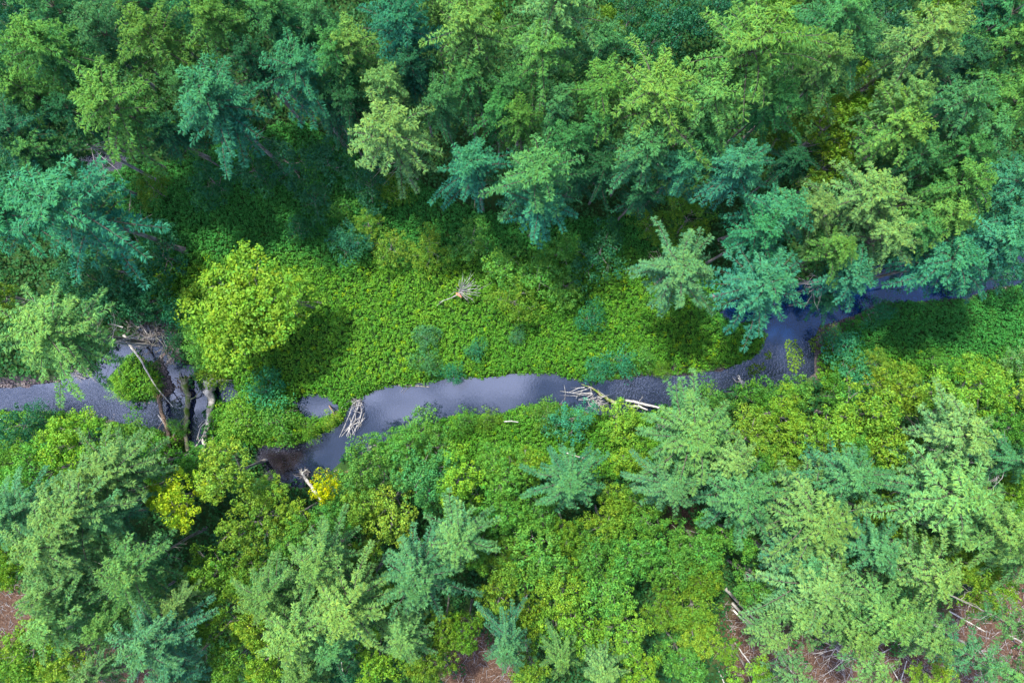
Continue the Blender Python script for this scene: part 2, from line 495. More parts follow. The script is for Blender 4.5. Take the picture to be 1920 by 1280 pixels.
# ------------------------------------------------------------------ ground cover
def mounds(cen, rad, hgt, nleaf, lsize, cols, rng, jitter=0.35):
    """domes of leaves standing on the ground: one plant per centre"""
    n = len(cen)
    idx = np.repeat(np.arange(n), nleaf)
    m = len(idx)
    th = rng.uniform(0, 2 * np.pi, m)
    ph = np.arccos(rng.uniform(0.12, 1, m))
    dn = np.stack([np.sin(ph) * np.cos(th), np.sin(ph) * np.sin(th), np.cos(ph)], 1)
    rr = rng.uniform(0.72, 1.08, m)[:, None]
    c = cen[idx].copy()
    c[:, :2] += dn[:, :2] * rr * rad[idx, None]
    c[:, 2] += dn[:, 2] * rr[:, 0] * hgt[idx]
    nr = dn + rng.normal(size=(m, 3)) * jitter + np.array([0, 0, 0.35])
    v = leaves(c, nr, lsize[idx] * rng.uniform(0.7, 1.25, m), 0.78, rng=rng)
    col = cols[idx] * rng.uniform(0.72, 1.28, (m, 1)) * np.array([1, 1, 1])
    col[:, 0] *= rng.uniform(0.8, 1.25, m)
    return v, np.repeat(col, 4, axis=0)

def cover(name, label, cat, polys_px, step, rad, hgt, nleaf, lsize, colfn, seed, shore=-0.25, inv=None):
    rng = np.random.default_rng(seed)
    pol = [poly(p) for p in polys_px]
    allp = np.concatenate(pol)
    lo, hi = allp.min(0), allp.max(0)
    gx, gy = np.meshgrid(np.arange(lo[0], hi[0], step), np.arange(lo[1], hi[1], step))
    P = np.stack([gx.ravel(), gy.ravel()], 1) + rng.uniform(-0.5, 0.5, (gx.size, 2)) * step
    ok = np.zeros(len(P), bool)
    for q in pol: ok |= inside(P, q)
    sd = water_sd(P)
    ok &= sd > shore
    if inv is not None: ok &= inv(P, rng)
    P = P[ok]; sd = sd[ok]
    z = np.maximum(ground_h(P), -0.55)
    n = len(P)
    s = rng.uniform(0.7, 1.3, n) * (1 + 0.25 * wob(P, 3.0, 2))
    edge = np.clip(0.45 + sd / 1.5, 0.45, 1)
    hh = hgt * s * edge * (1 + 0.15 * wob(P, 1.0, 3))
    cen = np.column_stack([P, z])
    v, c = mounds(cen, rad * s, hh, nleaf, np.full(n, lsize), colfn(P, rng), rng)
    faces = np.arange(len(v))
    o = link(name, mesh_from(name, v, faces, 4, M_COVER, attr=c))
    tag(o, label, cat, kind='stuff')
    return o

MEADOW_PX = [
    [(200,318),(340,300),(480,250),(560,225),(700,300),(860,380),(1000,420),(1190,400),(1330,500),(1375,570),(1432,590),(1445,655),(1385,690),
     (1300,706),(1200,712),(1060,716),(900,718),(800,728),(700,745),(655,775),(600,752),(560,758),(500,775),(425,760),(400,715),(360,660),
     (330,610),(280,560),(262,450),(230,400)],
    [(1552,626),(1600,592),(1660,565),(1760,560),(1870,532),(2000,515),(2000,700),(1880,715),(1700,715),(1600,735),(1540,730),(1534,690)],
    [(395,750),(440,750),(560,765),(600,785),(645,768),(655,780),(640,800),(590,830),(500,838),(420,838),(395,850)],
    [(760,800),(860,775),(935,770),(985,752),(1040,748),(1230,772),(1300,760),(1300,870),(1200,900),(1000,880),(850,860),(700,870),(690,835)],
    [(186,738),(208,712),(222,698),(232,668),(262,662),(276,680),(300,692),(306,722),(292,742),(258,748),(232,758),(206,748)],
    [(-200,765),(0,765),(130,768),(260,790),(320,810),(320,900),(-200,900)],
    [(300,760),(345,745),(350,850),(300,860)],
]
def meadow_col(P, rng):
    n = len(P)
    a = np.array([0.066, 0.225, 0.018]); b = np.array([0.140, 0.31, 0.022]); c = np.array([0.026, 0.165, 0.030])
    t = np.clip(0.35 + 0.45 * wob(P, 1.6, 7) + rng.normal(0, 0.25, n), 0, 1)[:, None]
    u = np.clip(0.25 * wob(P, 0.9, 9) + rng.normal(-0.1, 0.2, n), 0, 1)[:, None]
    col = a * (1 - t) + b * t
    col = col * (1 - u) + c * u
    # forest-edge and right-bank shade painted into the herbs as a darker, cooler green
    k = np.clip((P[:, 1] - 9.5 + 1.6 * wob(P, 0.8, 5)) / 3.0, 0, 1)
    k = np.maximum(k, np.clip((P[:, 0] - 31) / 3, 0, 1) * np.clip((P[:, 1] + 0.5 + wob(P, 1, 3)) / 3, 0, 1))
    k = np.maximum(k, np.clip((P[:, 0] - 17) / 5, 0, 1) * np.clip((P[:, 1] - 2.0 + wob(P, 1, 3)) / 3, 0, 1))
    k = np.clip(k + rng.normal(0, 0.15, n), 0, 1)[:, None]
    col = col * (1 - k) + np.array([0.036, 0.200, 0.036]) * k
    y = (rng.random(n) < 0.03) & (k[:, 0] < 0.5)
    col[y] = [0.19, 0.34, 0.01]
    return col
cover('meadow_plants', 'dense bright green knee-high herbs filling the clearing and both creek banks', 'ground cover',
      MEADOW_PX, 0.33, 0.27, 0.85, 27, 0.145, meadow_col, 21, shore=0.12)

UNDER_PX = [[(-200,-150),(2120,-150),(2120,1430),(-200,1430)]]
MEADOW_W = [poly(p) for p in MEADOW_PX]
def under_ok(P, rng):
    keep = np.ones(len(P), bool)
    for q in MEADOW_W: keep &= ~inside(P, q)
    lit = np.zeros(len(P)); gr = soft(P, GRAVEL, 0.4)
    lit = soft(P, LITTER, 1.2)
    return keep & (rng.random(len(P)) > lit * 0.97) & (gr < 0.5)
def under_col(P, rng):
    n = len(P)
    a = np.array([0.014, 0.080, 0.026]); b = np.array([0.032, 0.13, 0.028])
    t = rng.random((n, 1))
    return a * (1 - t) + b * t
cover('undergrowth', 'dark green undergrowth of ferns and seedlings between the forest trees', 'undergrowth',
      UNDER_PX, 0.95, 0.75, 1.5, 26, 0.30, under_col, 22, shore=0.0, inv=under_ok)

WEED_PX = [[(1474,640),(1495,634),(1508,655),(1512,680),(1495,702),(1482,690),(1478,660)],
           [(1402,690),(1418,680),(1432,684),(1436,676),(1440,690),(1420,702),(1408,706)],
           [(1438,660),(1450,655),(1450,672),(1440,672)],[(1540,610),(1570,605),(1565,620),(1545,626)],
           [(1520,640),(1540,620),(1545,650),(1525,665)]]
def weed_col(P, rng):
    return np.array([0.14, 0.26, 0.03]) * rng.uniform(0.7, 1.3, (len(P), 1))
cover('water_weed', 'bright green water weed floating in patches on the shallow bend', 'water plants',
      WEED_PX, 0.2, 0.13, 0.10, 7, 0.13, weed_col, 23, shore=-50)

# ------------------------------------------------------------------ trees
def tint(n, rng, lo=0.72, hi=1.3, warm=0.2):
    c = np.ones((n, 3)) * rng.uniform(lo, hi, (n, 1))
    w = rng.normal(0, warm, n)
    c[:, 0] *= np.clip(1 + w, 0.5, 1.7); c[:, 2] *= np.clip(1 - w, 0.5, 1.6)
    return c

def broad_tree_mesh(seed, Rc=4.0, Hc=13.0, depth=4.5, lobes=8, clumps=20, leaf=0.23, nleaf=30, lobe_r=(1.2, 1.9), trunk_r=0.2, mat_trunk=M_BARK, flat=0.75):
    """crown of several bough masses, each a cloud of leaf clumps; trunk with limbs running into the masses"""
    rng = np.random.default_rng(seed)
    lc = []
    for i in range(lobes):
        if i == 0: r, a = 0.05 * Rc, 0
        else:
            a = i * 2.4 + rng.uniform(-0.4, 0.4)
            r = Rc * (0.72 * math.sqrt(i / lobes) + rng.uniform(-0.06, 0.06))
        lr = rng.uniform(*lobe_r) * (Rc / 4.0)
        zz = Hc - depth * 0.95 * (r / Rc) ** 1.5 - lr * 0.5 - rng.uniform(0, 1.5) * depth / 4.5
        lc.append((r * math.cos(a), r * math.sin(a), zz, lr))
    V = []; C = []
    for (x, y, z, lr) in lc:
        k = int(clumps * (lr / 1.5) ** 2)
        th = rng.uniform(0, 2 * np.pi, k); cz = rng.uniform(-0.45, 1, k); sz = np.sqrt(1 - cz ** 2)
        d = np.stack([sz * np.cos(th), sz * np.sin(th), cz * flat], 1)
        cc = np.array([x, y, z]) + d * lr * rng.uniform(0.62, 1.16, (k, 1))
        cr = rng.uniform(0.26, 0.56, k)
        idx = np.repeat(np.arange(k), nleaf); m = len(idx)
        t2 = rng.uniform(0, 2 * np.pi, m); c2 = rng.uniform(-0.35, 1, m); s2 = np.sqrt(1 - c2 ** 2)
        dn = np.stack([s2 * np.cos(t2), s2 * np.sin(t2), c2 * 0.6], 1)
        p = cc[idx] + dn * cr[idx, None] * rng.uniform(0.55, 1.1, (m, 1))
        nr = dn + rng.normal(size=(m, 3)) * 0.4 + np.array([0, 0, 0.4])
        V.append(leaves(p, nr, leaf * 0.86 * rng.uniform(0.7, 1.3, m), 0.66, rng=rng))
        ct = tint(k, rng, 0.85, 1.15, 0.12)[idx] * tint(m, rng, 0.78, 1.25, 0.12)
        C.append(np.repeat(ct, 4, axis=0))
    V = np.concatenate(V); C = np.concatenate(C)
    crown = mesh_from('crown', V, np.arange(len(V)), 4, M_LEAF, attr=C)
    T = Tube()
    zs = np.linspace(-0.4, Hc - depth * 0.8, 7)
    wx, wy = rng.normal(0, 0.12, 7).cumsum() * 0.6, rng.normal(0, 0.12, 7).cumsum() * 0.6
    rr = trunk_r * np.linspace(1.0, 0.55, 7); rr[0] *= 1.5
    T.add([(wx[i], wy[i], zs[i]) for i in range(7)], rr, 8)
    for (x, y, z, lr) in lc:
        i = rng.integers(3, 7)
        s = np.array([wx[i], wy[i], zs[i]]); e = np.array([x, y, z])
        mid = s * 0.5 + e * 0.5 + np.array([0, 0, -0.3]) + rng.normal(0, 0.15, 3)
        T.add([s, mid, e, e + (0.2 * (e - s) / (np.linalg.norm(e - s) + 0.01))], [trunk_r * 0.45, trunk_r * 0.3, trunk_r * 0.16, 0.02], 5)
        for _ in range(3):
            d = rng.normal(size=3); d /= np.linalg.norm(d)
            T.add([mid * 0.4 + e * 0.6, e + d * lr * 0.45, e + d * lr * 0.85], [trunk_r * 0.14, trunk_r * 0.08, 0.012], 4)
    trunk = T.mesh('trunk', mat_trunk)
    return crown, trunk

def pine_mesh(seed, Hc=20.0, Rc=4.2, base=0.42, whorls=10, arms=5, droop=0.0, needle=0.38, mat_trunk=M_BARK, sparse=1.0, tw=0.62, dead=24):
    """white pine: whorls of long boughs, each a flat feathered spray of needle tufts turned up at the tip"""
    rng = np.random.default_rng(seed)
    T = Tube(); BG = Tube()
    zs = np.linspace(-0.4, Hc * 0.985, 9)
    wx = rng.normal(0, 0.06, 9).cumsum(); wy = rng.normal(0, 0.06, 9).cumsum()
    tr = 0.24 * np.linspace(1, 0.12, 9) * Hc / 20; tr[0] *= 1.4
    T.add([(wx[i], wy[i], zs[i]) for i in range(9)], tr, 8)
    cen = []; dr = []; nm = []; colr = []
    az0 = rng.uniform(0, 6.28)
    sect = 1 + 0.15 * np.sin(np.arange(24) / 24 * 2 * np.pi * rng.integers(2, 4) + rng.uniform(0, 6)) + rng.normal(0, 0.10, 24)
    for w in range(whorls):
        t = base + (1 - base) * (w + rng.uniform(-0.25, 0.25)) / (whorls - 0.2)
        t = min(t, 0.985)
        s = max(0.0, (t - base) / (1 - base))
        prof = (1 - min(s, 1) ** 1.7) ** 0.8 * (0.80 + 0.25 * min(1, s * 4))
        n_arm = max(4, int(round(arms + rng.uniform(-0.6, 1.2))))
        for k in range(n_arm):
            if rng.random() < 0.08 * (1.2 - s): continue
            az = az0 + w * 2.1 + k * 2 * math.pi / n_arm + rng.uniform(-0.3, 0.3)
            Lb = Rc * prof * sect[int((az % 6.283) / 6.283 * 24) % 24] * (1.16, 0.84)[(k + w) % 2] * rng.uniform(0.86, 1.14) + 0.3
            elev = -0.16 + 0.95 * s ** 1.3 + rng.uniform(-0.12, 0.12) - droop
            npt = 7
            u = np.linspace(0, 1, npt)
            horiz = Lb * u * math.cos(elev * 0.7)
            z = Lb * (u * math.sin(elev) + 0.10 * np.sin(u * math.pi) - 0.10 * u ** 3)
            bend = rng.uniform(-0.35, 0.35)
            azz = az + bend * u
            cx = np.interp(t * Hc, zs, wx); cy = np.interp(t * Hc, zs, wy)
            B = np.stack([cx + horiz * np.cos(azz), cy + horiz * np.sin(azz), t * Hc + z], 1)
            BG.add(B, 0.042 * np.linspace(1, 0.16, npt) * (0.5 + Lb / Rc), 5)
            # feathered spray
            step = 0.23 / sparse
            nt_ = max(3, int(Lb * 0.86 / step))
            for q in range(nt_):
                uu = 0.07 + 0.93 * (q + rng.uniform(0, 0.7)) / nt_
                uu = min(uu, 1.0)
                i = min(int(uu * (npt - 1)), npt - 2); f = uu * (npt - 1) - i
                p = B[i] * (1 - f) + B[i + 1] * f
                d = B[i + 1] - B[i]; d /= np.linalg.norm(d)
                up = np.array([0, 0, 1.0]); sd_ = np.cross(d, up); sd_ /= np.linalg.norm(sd_)
                tl = tw * (1.45 - 1.15 * uu) * min(1.0, 0.35 + uu * 3) * rng.uniform(0.75, 1.2)
                for sg in (-1, 1):
                    if rng.random() < 0.08: continue
                    td = d * rng.uniform(0.55, 0.95) + sd_ * sg * rng.uniform(0.6, 1.0) + up * rng.uniform(-0.12, 0.32)
                    td /= np.linalg.norm(td)
                    nn = max(2, int(tl / 0.2))
                    br = rng.uniform(0.86, 1.16)
                    for a in range(nn):
                        pp = p + td * tl * (a + 0.6) / nn + up * 0.05 * (a / nn)
                        for c in range(6):
                            nd = td + rng.normal(size=3) * 0.42 + up * 0.22
                            cen.append(pp); dr.append(nd); colr.append((br * (0.70 + 0.40 * s + 0.26 * uu * uu), br * (0.90 + 0.10 * s + 0.10 * uu * uu), br * (1.3 - 0.5 * s)))  # yellow tops and teal low boughs paint sun and skylight; tips are new growth
                            nm.append(up * (0.35 + 0.6 * s) + d * (0.9 - 0.5 * s) * np.array([1, 1, 0.3]) + up * 0.35 + rng.normal(size=3) * 0.38)
    # the leader: a plume of tufts hiding the tip of the trunk
    for a in range(26):
        zz = Hc * rng.uniform(0.9, 1.0); az = rng.uniform(0, 6.28)
        cx = np.interp(zz, zs, wx); cy = np.interp(zz, zs, wy)
        for c in range(4):
            nd = np.array([math.cos(az), math.sin(az), 0.7]) + rng.normal(size=3) * 0.4
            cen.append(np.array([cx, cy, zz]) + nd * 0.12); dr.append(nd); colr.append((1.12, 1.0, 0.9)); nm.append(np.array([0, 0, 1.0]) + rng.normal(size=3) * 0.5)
    # bare, dead lower limbs
    for k in range(dead):
        zz = Hc * rng.uniform(base * 0.6, base * 1.08)
        az = rng.uniform(0, 6.28); Lb = rng.uniform(0.8, 2.6)
        cx = np.interp(zz, zs, wx); cy = np.interp(zz, zs, wy)
        d = np.array([math.cos(az), math.sin(az), rng.uniform(-0.1, 0.3)])
        p0 = np.array([cx, cy, zz]); p1 = p0 + d * Lb * 0.5 + rng.normal(0, 0.08, 3); p2 = p0 + d * Lb + rng.normal(0, 0.2, 3)
        T.add([p0, p1, p2], [0.035, 0.022, 0.008], 4)
        for _ in range(3):
            e = p1 + (p2 - p1) * rng.uniform(0, 1)
            T.add([e, e + (d + rng.normal(0, 0.7, 3)) * rng.uniform(0.3, 0.7)], [0.014, 0.005], 3)
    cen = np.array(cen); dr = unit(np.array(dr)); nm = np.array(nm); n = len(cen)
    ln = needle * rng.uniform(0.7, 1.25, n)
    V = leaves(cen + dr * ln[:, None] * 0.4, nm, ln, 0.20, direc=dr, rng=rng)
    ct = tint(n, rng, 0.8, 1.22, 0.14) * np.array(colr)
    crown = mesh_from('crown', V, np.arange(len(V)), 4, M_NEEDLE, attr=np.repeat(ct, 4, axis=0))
    return crown, T.mesh('trunk', mat_trunk), BG.mesh('boughs', M_BOUGH)

KINDS = {}
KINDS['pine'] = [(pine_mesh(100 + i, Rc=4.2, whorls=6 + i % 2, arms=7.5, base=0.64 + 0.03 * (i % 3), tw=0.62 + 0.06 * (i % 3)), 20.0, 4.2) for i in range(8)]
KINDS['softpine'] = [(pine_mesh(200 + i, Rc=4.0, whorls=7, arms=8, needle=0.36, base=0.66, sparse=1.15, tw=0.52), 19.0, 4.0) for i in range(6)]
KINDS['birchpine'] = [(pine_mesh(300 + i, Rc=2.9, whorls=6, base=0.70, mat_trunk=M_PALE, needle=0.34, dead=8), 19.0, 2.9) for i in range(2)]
KINDS['broad'] = [(broad_tree_mesh(400 + i, lobes=9 + i % 3, clumps=30, leaf=0.24, nleaf=34, lobe_r=(0.95, 1.5)), 13.0, 4.0) for i in range(8)]
KINDS['maple'] = [(broad_tree_mesh(450, lobes=16, clumps=36, leaf=0.24, nleaf=38, lobe_r=(1.0, 1.5), flat=0.8), 13.0, 4.0)]
KINDS['small'] = [(broad_tree_mesh(500 + i, Rc=2.6, Hc=6.0, depth=2.8, lobes=6, clumps=30, leaf=0.2, lobe_r=(1.3, 2.0), trunk_r=0.1), 6.0, 2.6) for i in range(4)]
KINDS['shrub'] = [(broad_tree_mesh(600 + i, Rc=1.7, Hc=2.6, depth=1.6, lobes=5, clumps=46, leaf=0.16, nleaf=26, lobe_r=(1.6, 2.3), trunk_r=0.06), 2.6, 1.7) for i in range(4)]

# linear base colours
PC = {'Y': ('yellow-green', (0.088, 0.230, 0.044)), 'G': ('mid-green', (0.052, 0.205, 0.058)), 'T': ('teal green', (0.034, 0.195, 0.085)),
      'P': ('pale sage green', (0.108, 0.248, 0.064)), 'D': ('dark green', (0.022, 0.120, 0.048)), 'L': ('lime green', (0.155, 0.305, 0.030)),
      'O': ('olive green', (0.110, 0.232, 0.022)), 'V': ('bright yellow', (0.520, 0.560, 0.006)), 'S': ('greyish teal', (0.066, 0.215, 0.082)),
      'B': ('leaf green', (0.082, 0.238, 0.034)), 'M': ('glowing lime', (0.140, 0.295, 0.022)), 'W': ('yellow', (0.250, 0.345, 0.014))}
# photo x, photo y of the crown's middle, its radius in photo pixels, kind, colour, height in metres, own label
TREES = """
100 18 70 pine G 20
100 100 75 pine Y 21
205 60 62 pine G 20
300 85 80 pine Y 20
270 12 60 pine G 20
430 60 62 pine Y 20
235 185 88 pine Y 20|yellow-tipped pine leaning over the dark water slot at the upper left
410 215 90 pine T 20|large teal green pine with long hanging boughs above the meadow's upper left end
350 160 45 pine G 18
520 25 62 pine G 20
550 85 52 pine D 18
565 165 80 pine T 19|spiky teal pine standing alone against the dark gap above the meadow
70 195 60 pine Y 18
12 160 62 pine G 19
45 265 76 pine D 18
635 130 62 pine G 20
160 400 118 pine T 21|largest teal pine, on the left edge of the clearing beside a small olive sapling
40 420 80 pine T 17
283 355 36 small O 5|small olive yellow sapling right of the largest teal pine
360 20 52 pine T 20
460 5 50 pine G 20
398 345 50 small D 5
95 290 60 pine G 17
20 340 60 small D 6
665 100 66 pine Y 20
750 65 72 pine T 21
725 10 56 pine G 20
805 35 52 pine Y 19
905 8 55 broad O 14
895 95 86 pine Y 21
1040 42 88 softpine P 21
1140 50 48 broad O 13
1005 130 76 pine Y 20
1125 110 52 pine G 18
1125 165 66 pine Y 19
740 195 56 softpine P 18
732 268 82 softpine P 19|silvery sage pine jutting from the forest edge over the upper meadow
830 200 46 pine G 18
875 185 56 pine G 18
770 140 52 pine D 19
655 190 52 pine D 17
930 225 46 pine G 17
980 245 46 pine Y 18
1045 215 48 pine G 18
1050 275 50 pine G 17
950 180 40 pine G 18
1230 205 102 pine Y 21|very wide yellow-green pine on the forest edge, right of the meadow's top
1190 285 70 pine G 18
1000 335 86 pine G 19|bright-topped broad pine hanging over the meadow, left of a bare grey limb
893 328 62 pine T 17
1000 395 66 pine T 15
1105 245 46 pine G 17
1135 320 42 pine D 15
1220 85 60 small D 8
1185 30 50 small D 7
1270 50 60 small D 8
740 362 36 shrub O 3
1258 325 56 pine T 16
1397 110 112 pine Y 23|biggest yellow-green pine crown of the upper right forest
1545 60 72 pine G 20
1520 135 62 pine Y 20
1590 100 56 pine G 18
1723 82 82 pine P 21
1780 18 60 broad O 13
1890 40 72 pine G 21
1865 100 62 pine Y 19
1635 150 52 broad O 13
1670 100 45 small D 8
1315 200 76 pine Y 20
1430 195 62 pine G 17
1465 255 58 broad O 12
1545 235 66 broad O 13
1600 205 46 broad O 13
1563 300 50 broad O 11
1665 265 68 pine Y 19
1695 200 48 softpine P 19
1775 205 72 pine G 20
1880 195 68 pine Y 20
1840 262 62 pine G 18
1378 325 66 pine T 18|round teal pine with yellow tips standing apart above the olive bushes
1445 390 66 pine T 18
1627 368 76 softpine P 18
1775 345 62 pine Y 18
1755 412 56 pine Y 17
1880 350 68 pine T 18
1875 418 66 pine T 18
1790 300 52 pine G 18
1520 395 48 softpine P 16
1535 340 38 broad O 9
1290 420 56 small O 7
1225 420 40 small O 6
1340 20 60 small D 8
1470 20 50 broad O 12
1660 25 55 small D 8
1283 502 80 softpine S 14|greyish teal pine at the meadow's right end, set apart from the forest
1425 525 86 pine T 17|wide teal pine reaching out over the blue bend of the creek
1410 445 62 pine T 17
1540 475 46 pine Y 17
1590 520 58 pine T 16
1635 440 62 softpine P 17
1765 490 78 pine T 17
1850 450 68 pine T 18
1560 555 32 pine T 11
1915 510 46 small D 7
1850 500 50 pine T 15
1810 528 30 shrub D 2.5
1700 500 36 small D 6
1700 440 45 pine G 16
1700 320 50 pine G 18
1480 310 40 pine D 14
100 628 96 softpine P 17|pale sage pine left of the creek fork with bare branches at its right
8 560 42 broad O 10
446 576 110 maple M 11|great lime green maple standing by itself at the clearing's left end
545 560 60 broad L 10|greener crown grown against the right side of the great lime maple
315 580 36 shrub T 3.5
125 828 76 broad M 11|lime green tree below the left arm of the creek
30 800 50 small D 7
70 790 35 shrub D 3
222 732 24 shrub L 1.8|low green bush at the front of the small island in the creek's left arm
285 728 18 shrub O 1.6
245 825 54 small B 6
393 702 30 shrub O 3|olive bush rooted on top of the pale log at the creek fork
375 640 40 small B 5
330 640 28 shrub D 3
495 735 44 shrub T 3
235 515 68 small D 6
300 480 56 small D 6
200 560 50 small D 5
270 560 44 small D 5
150 520 50 small D 6
540 305 50 small D 5
615 300 48 small D 5
590 370 44 small D 4
480 320 44 small D 5
690 345 46 small D 5
640 395 36 shrub B 3
560 430 30 shrub D 2.5
735 465 42 small O 4
808 470 42 small O 4
660 455 46 small D 4
885 452 46 small B 5
688 425 34 small O 4
965 562 46 small O 5|bright olive bush in the middle of the meadow, right of the white dead tree
945 505 50 small B 5
1010 515 52 small B 5
1060 540 40 small B 4
1130 475 58 small D 6
1050 470 46 small B 5
1110 595 32 shrub T 3
800 636 26 shrub S 2.5|upper of two greyish teal bushes joined near the meadow's lower edge
800 676 30 shrub S 2.8|lower of two greyish teal bushes joined near the meadow's lower edge
893 655 24 shrub T 2.5
850 696 24 shrub T 2.5|teal bush dipping over the water at the meadow's lower edge
1120 697 26 shrub T 2.5
1167 677 32 shrub T 2.6
1210 672 26 shrub B 2.5
972 630 18 shrub S 2
1245 690 20 shrub O 2
1650 582 32 shrub T 3
1580 645 44 shrub T 3
1602 700 46 small T 4|round dark teal bush at the right bank's corner by the gravel bar
1640 682 34 small O 4
1910 675 34 small P 4
1760 680 30 shrub B 3
870 788 28 shrub B 3
1018 780 32 shrub B 3|round green bush on the near bank, left of its darker teal neighbour
1073 790 44 small T 4
1165 785 46 small L 5|lime green bush in front of the fallen bleached tree
915 786 25 shrub O 2.5
785 808 42 small B 5
1295 822 92 softpine P 15|big pale feathery pine on the near bank, just right of centre
1180 862 38 small L 6
690 882 66 broad B 12
760 852 52 broad B 10
712 842 40 broad B 8
925 862 46 broad B 8
985 880 44 broad L 9
825 845 42 small B 7
790 890 66 broad G 12
725 962 76 broad L 12
865 905 66 broad L 12
955 895 60 broad B 11
1075 905 66 softpine S 14|greyish teal feathery pine alone among lime trees, centre of the near bank
680 940 50 broad L 12
945 965 62 broad B 12
858 1010 66 softpine P 17
790 1070 78 softpine S 17
680 1050 40 broad O 11
665 1130 78 softpine P 17
640 1200 50 softpine S 15
1015 1045 76 broad B 13
1140 985 60 broad O 12
1100 1045 56 broad B 12
1190 1040 66 broad B 13
945 1065 54 broad O 12
1055 1105 62 broad L 13
1140 1120 70 broad B 13
1075 1170 70 broad L 13
1165 1190 62 broad L 13
940 1125 46 broad L 11
985 1148 48 broad O 12
942 1192 48 softpine S 15|young greyish teal pine among olive trees near the bottom centre
1045 1225 40 softpine P 15
1135 1242 44 softpine P 15
990 1248 46 broad L 12
875 1188 42 broad O 11
825 1180 42 broad O 11
755 1192 52 pine P 15
715 1238 56 broad L 12
805 1242 50 broad O 12
1250 1055 60 broad B 12
1258 1145 50 broad O 12
1240 905 60 softpine S 14
1155 945 45 broad L 10
1210 1262 48 broad L 12
1380 928 82 softpine S 16
1510 965 96 softpine P 17
1463 872 46 broad L 11
1573 888 72 softpine S 16
1665 970 62 broad O 12
1765 925 102 pine P 17|widest pale pine of the lower right forest, tips lit yellow
1832 968 72 softpine P 17
1620 1018 60 softpine S 16
1490 1025 66 softpine S 15
1310 1012 60 broad B 12
1310 1080 60 broad O 12
1305 1138 60 broad O 12
1310 1200 50 broad L 12
1515 1088 86 softpine P 16
1485 1138 58 pine P 15
1725 1065 68 pine P 18
1640 1120 70 pine P 17
1575 1165 56 pine P 16
1725 1160 58 softpine P 17
1845 1105 62 broad O 12
1810 1060 48 broad O 12
1895 1045 60 pine P 17
1880 925 52 broad O 12
1905 990 56 broad B 12
1440 1185 40 birchpine P 14
1873 1165 38 birchpine P 18|slim pale pine on a white trunk near the right end of the bottom edge
1815 1232 48 birchpine S 19
1618 1245 40 birchpine P 17
1420 1268 44 broad L 9
1482 1245 40 birchpine P 17
1755 1275 46 broad L 7
1905 1262 44 birchpine P 15
1415 745 44 small B 7
1325 748 44 small B 6
1485 742 46 small B 7
1573 745 38 small B 6
1465 790 60 broad L 11
1625 782 76 broad L 13
1695 725 56 broad L 12
1765 745 62 broad L 12
1845 738 66 broad L 12
1915 745 60 broad L 12
1895 795 60 broad B 12
1560 802 56 broad L 12
1415 822 62 broad L 11
1790 822 76 pine P 17
1665 832 58 broad L 12
1515 832 60 broad L 12
1595 838 50 broad B 12
1720 870 50 broad L 12
1890 858 50 softpine S 15
1420 870 48 broad B 11
1660 890 45 broad B 12
65 888 72 broad B 12
15 860 46 broad B 10
222 890 78 softpine P 15
120 918 38 broad L 10
45 958 62 softpine S 15
158 955 86 softpine P 17
110 1018 78 softpine P 17
210 965 52 softpine S 15
338 942 70 broad W 12|yellow leafy tree below the creek fork, brightest of the broadleaf trees
415 895 66 broad L 12
465 985 72 broad O 12
555 972 50 broad L 9
565 1015 52 broad B 12
495 935 44 broad L 8
250 1062 68 pine P 17
105 1095 68 pine P 17
115 1155 62 softpine P 16
20 1058 52 broad O 11
295 1188 78 softpine S 17|greyish teal pine with bare twigs near the bottom, above the open patch of brown soil
200 1170 42 pine P 15
345 1128 40 softpine P 14
385 1085 66 broad O 12
460 1085 50 broad O 12
400 1168 58 broad O 12
470 1160 56 broad L 12
520 1110 62 softpine P 16
570 1182 78 softpine P 17
615 1052 66 softpine P 17
435 1250 54 broad O 12
500 1235 50 broad L 12
45 1225 78 broad O 12
112 1248 50 broad L 12
200 1252 42 softpine P 15
335 1255 52 softpine S 15
580 1262 42 softpine P 15
645 1262 40 broad D 10
450 785 42 shrub L 3
520 792 42 shrub B 3
580 802 26 shrub O 2.5
618 788 22 shrub L 2.2
612 908 34 small V 12|bright yellow sapling at the creek's lower edge beside a mossy log
180 855 45 small D 7
290 860 50 small B 7
360 858 34 small B 5
330 800 20 shrub B 2
640 975 50 broad B 11
600 1110 40 broad O 11
540 1060 46 broad B 12
880 960 50 broad B 11
1010 970 50 broad B 12
1060 1000 46 broad O 12
1210 970 56 broad B 12
1380 1010 56 broad B 12
1420 1100 50 broad B 11
1560 1060 50 broad B 12
1700 1020 50 broad O 12
1345 860 56 softpine P 15
1284 1245 52 broad B 12
1360 1215 30 small O 4
900 1045 40 broad B 11
740 1130 44 broad O 11
15 10 50 small D 8
40 60 46 small D 7
600 60 56 pine G 19
500 110 50 pine D 18
160 130 52 pine G 19
160 230 50 pine D 17
320 250 46 pine D 16
620 210 42 pine D 16
1070 330 40 pine D 14
1330 270 54 pine G 16
1195 360 44 pine D 14
1840 20 46 pine D 18
1790 140 50 pine D 17
1720 150 46 softpine S 18
"""
KNAME = {'pine': ('pine_tree', 'pine'), 'softpine': ('feathery_pine_tree', 'feathery pine'), 'birchpine': ('pale_trunked_pine_tree', 'thin-crowned pine'),
         'broad': ('broadleaf_tree', 'broadleaf tree'), 'maple': ('broadleaf_tree', 'broadleaf tree'), 'small': ('bushy_tree', 'bushy tree'), 'shrub': ('shrub', 'round bush')}
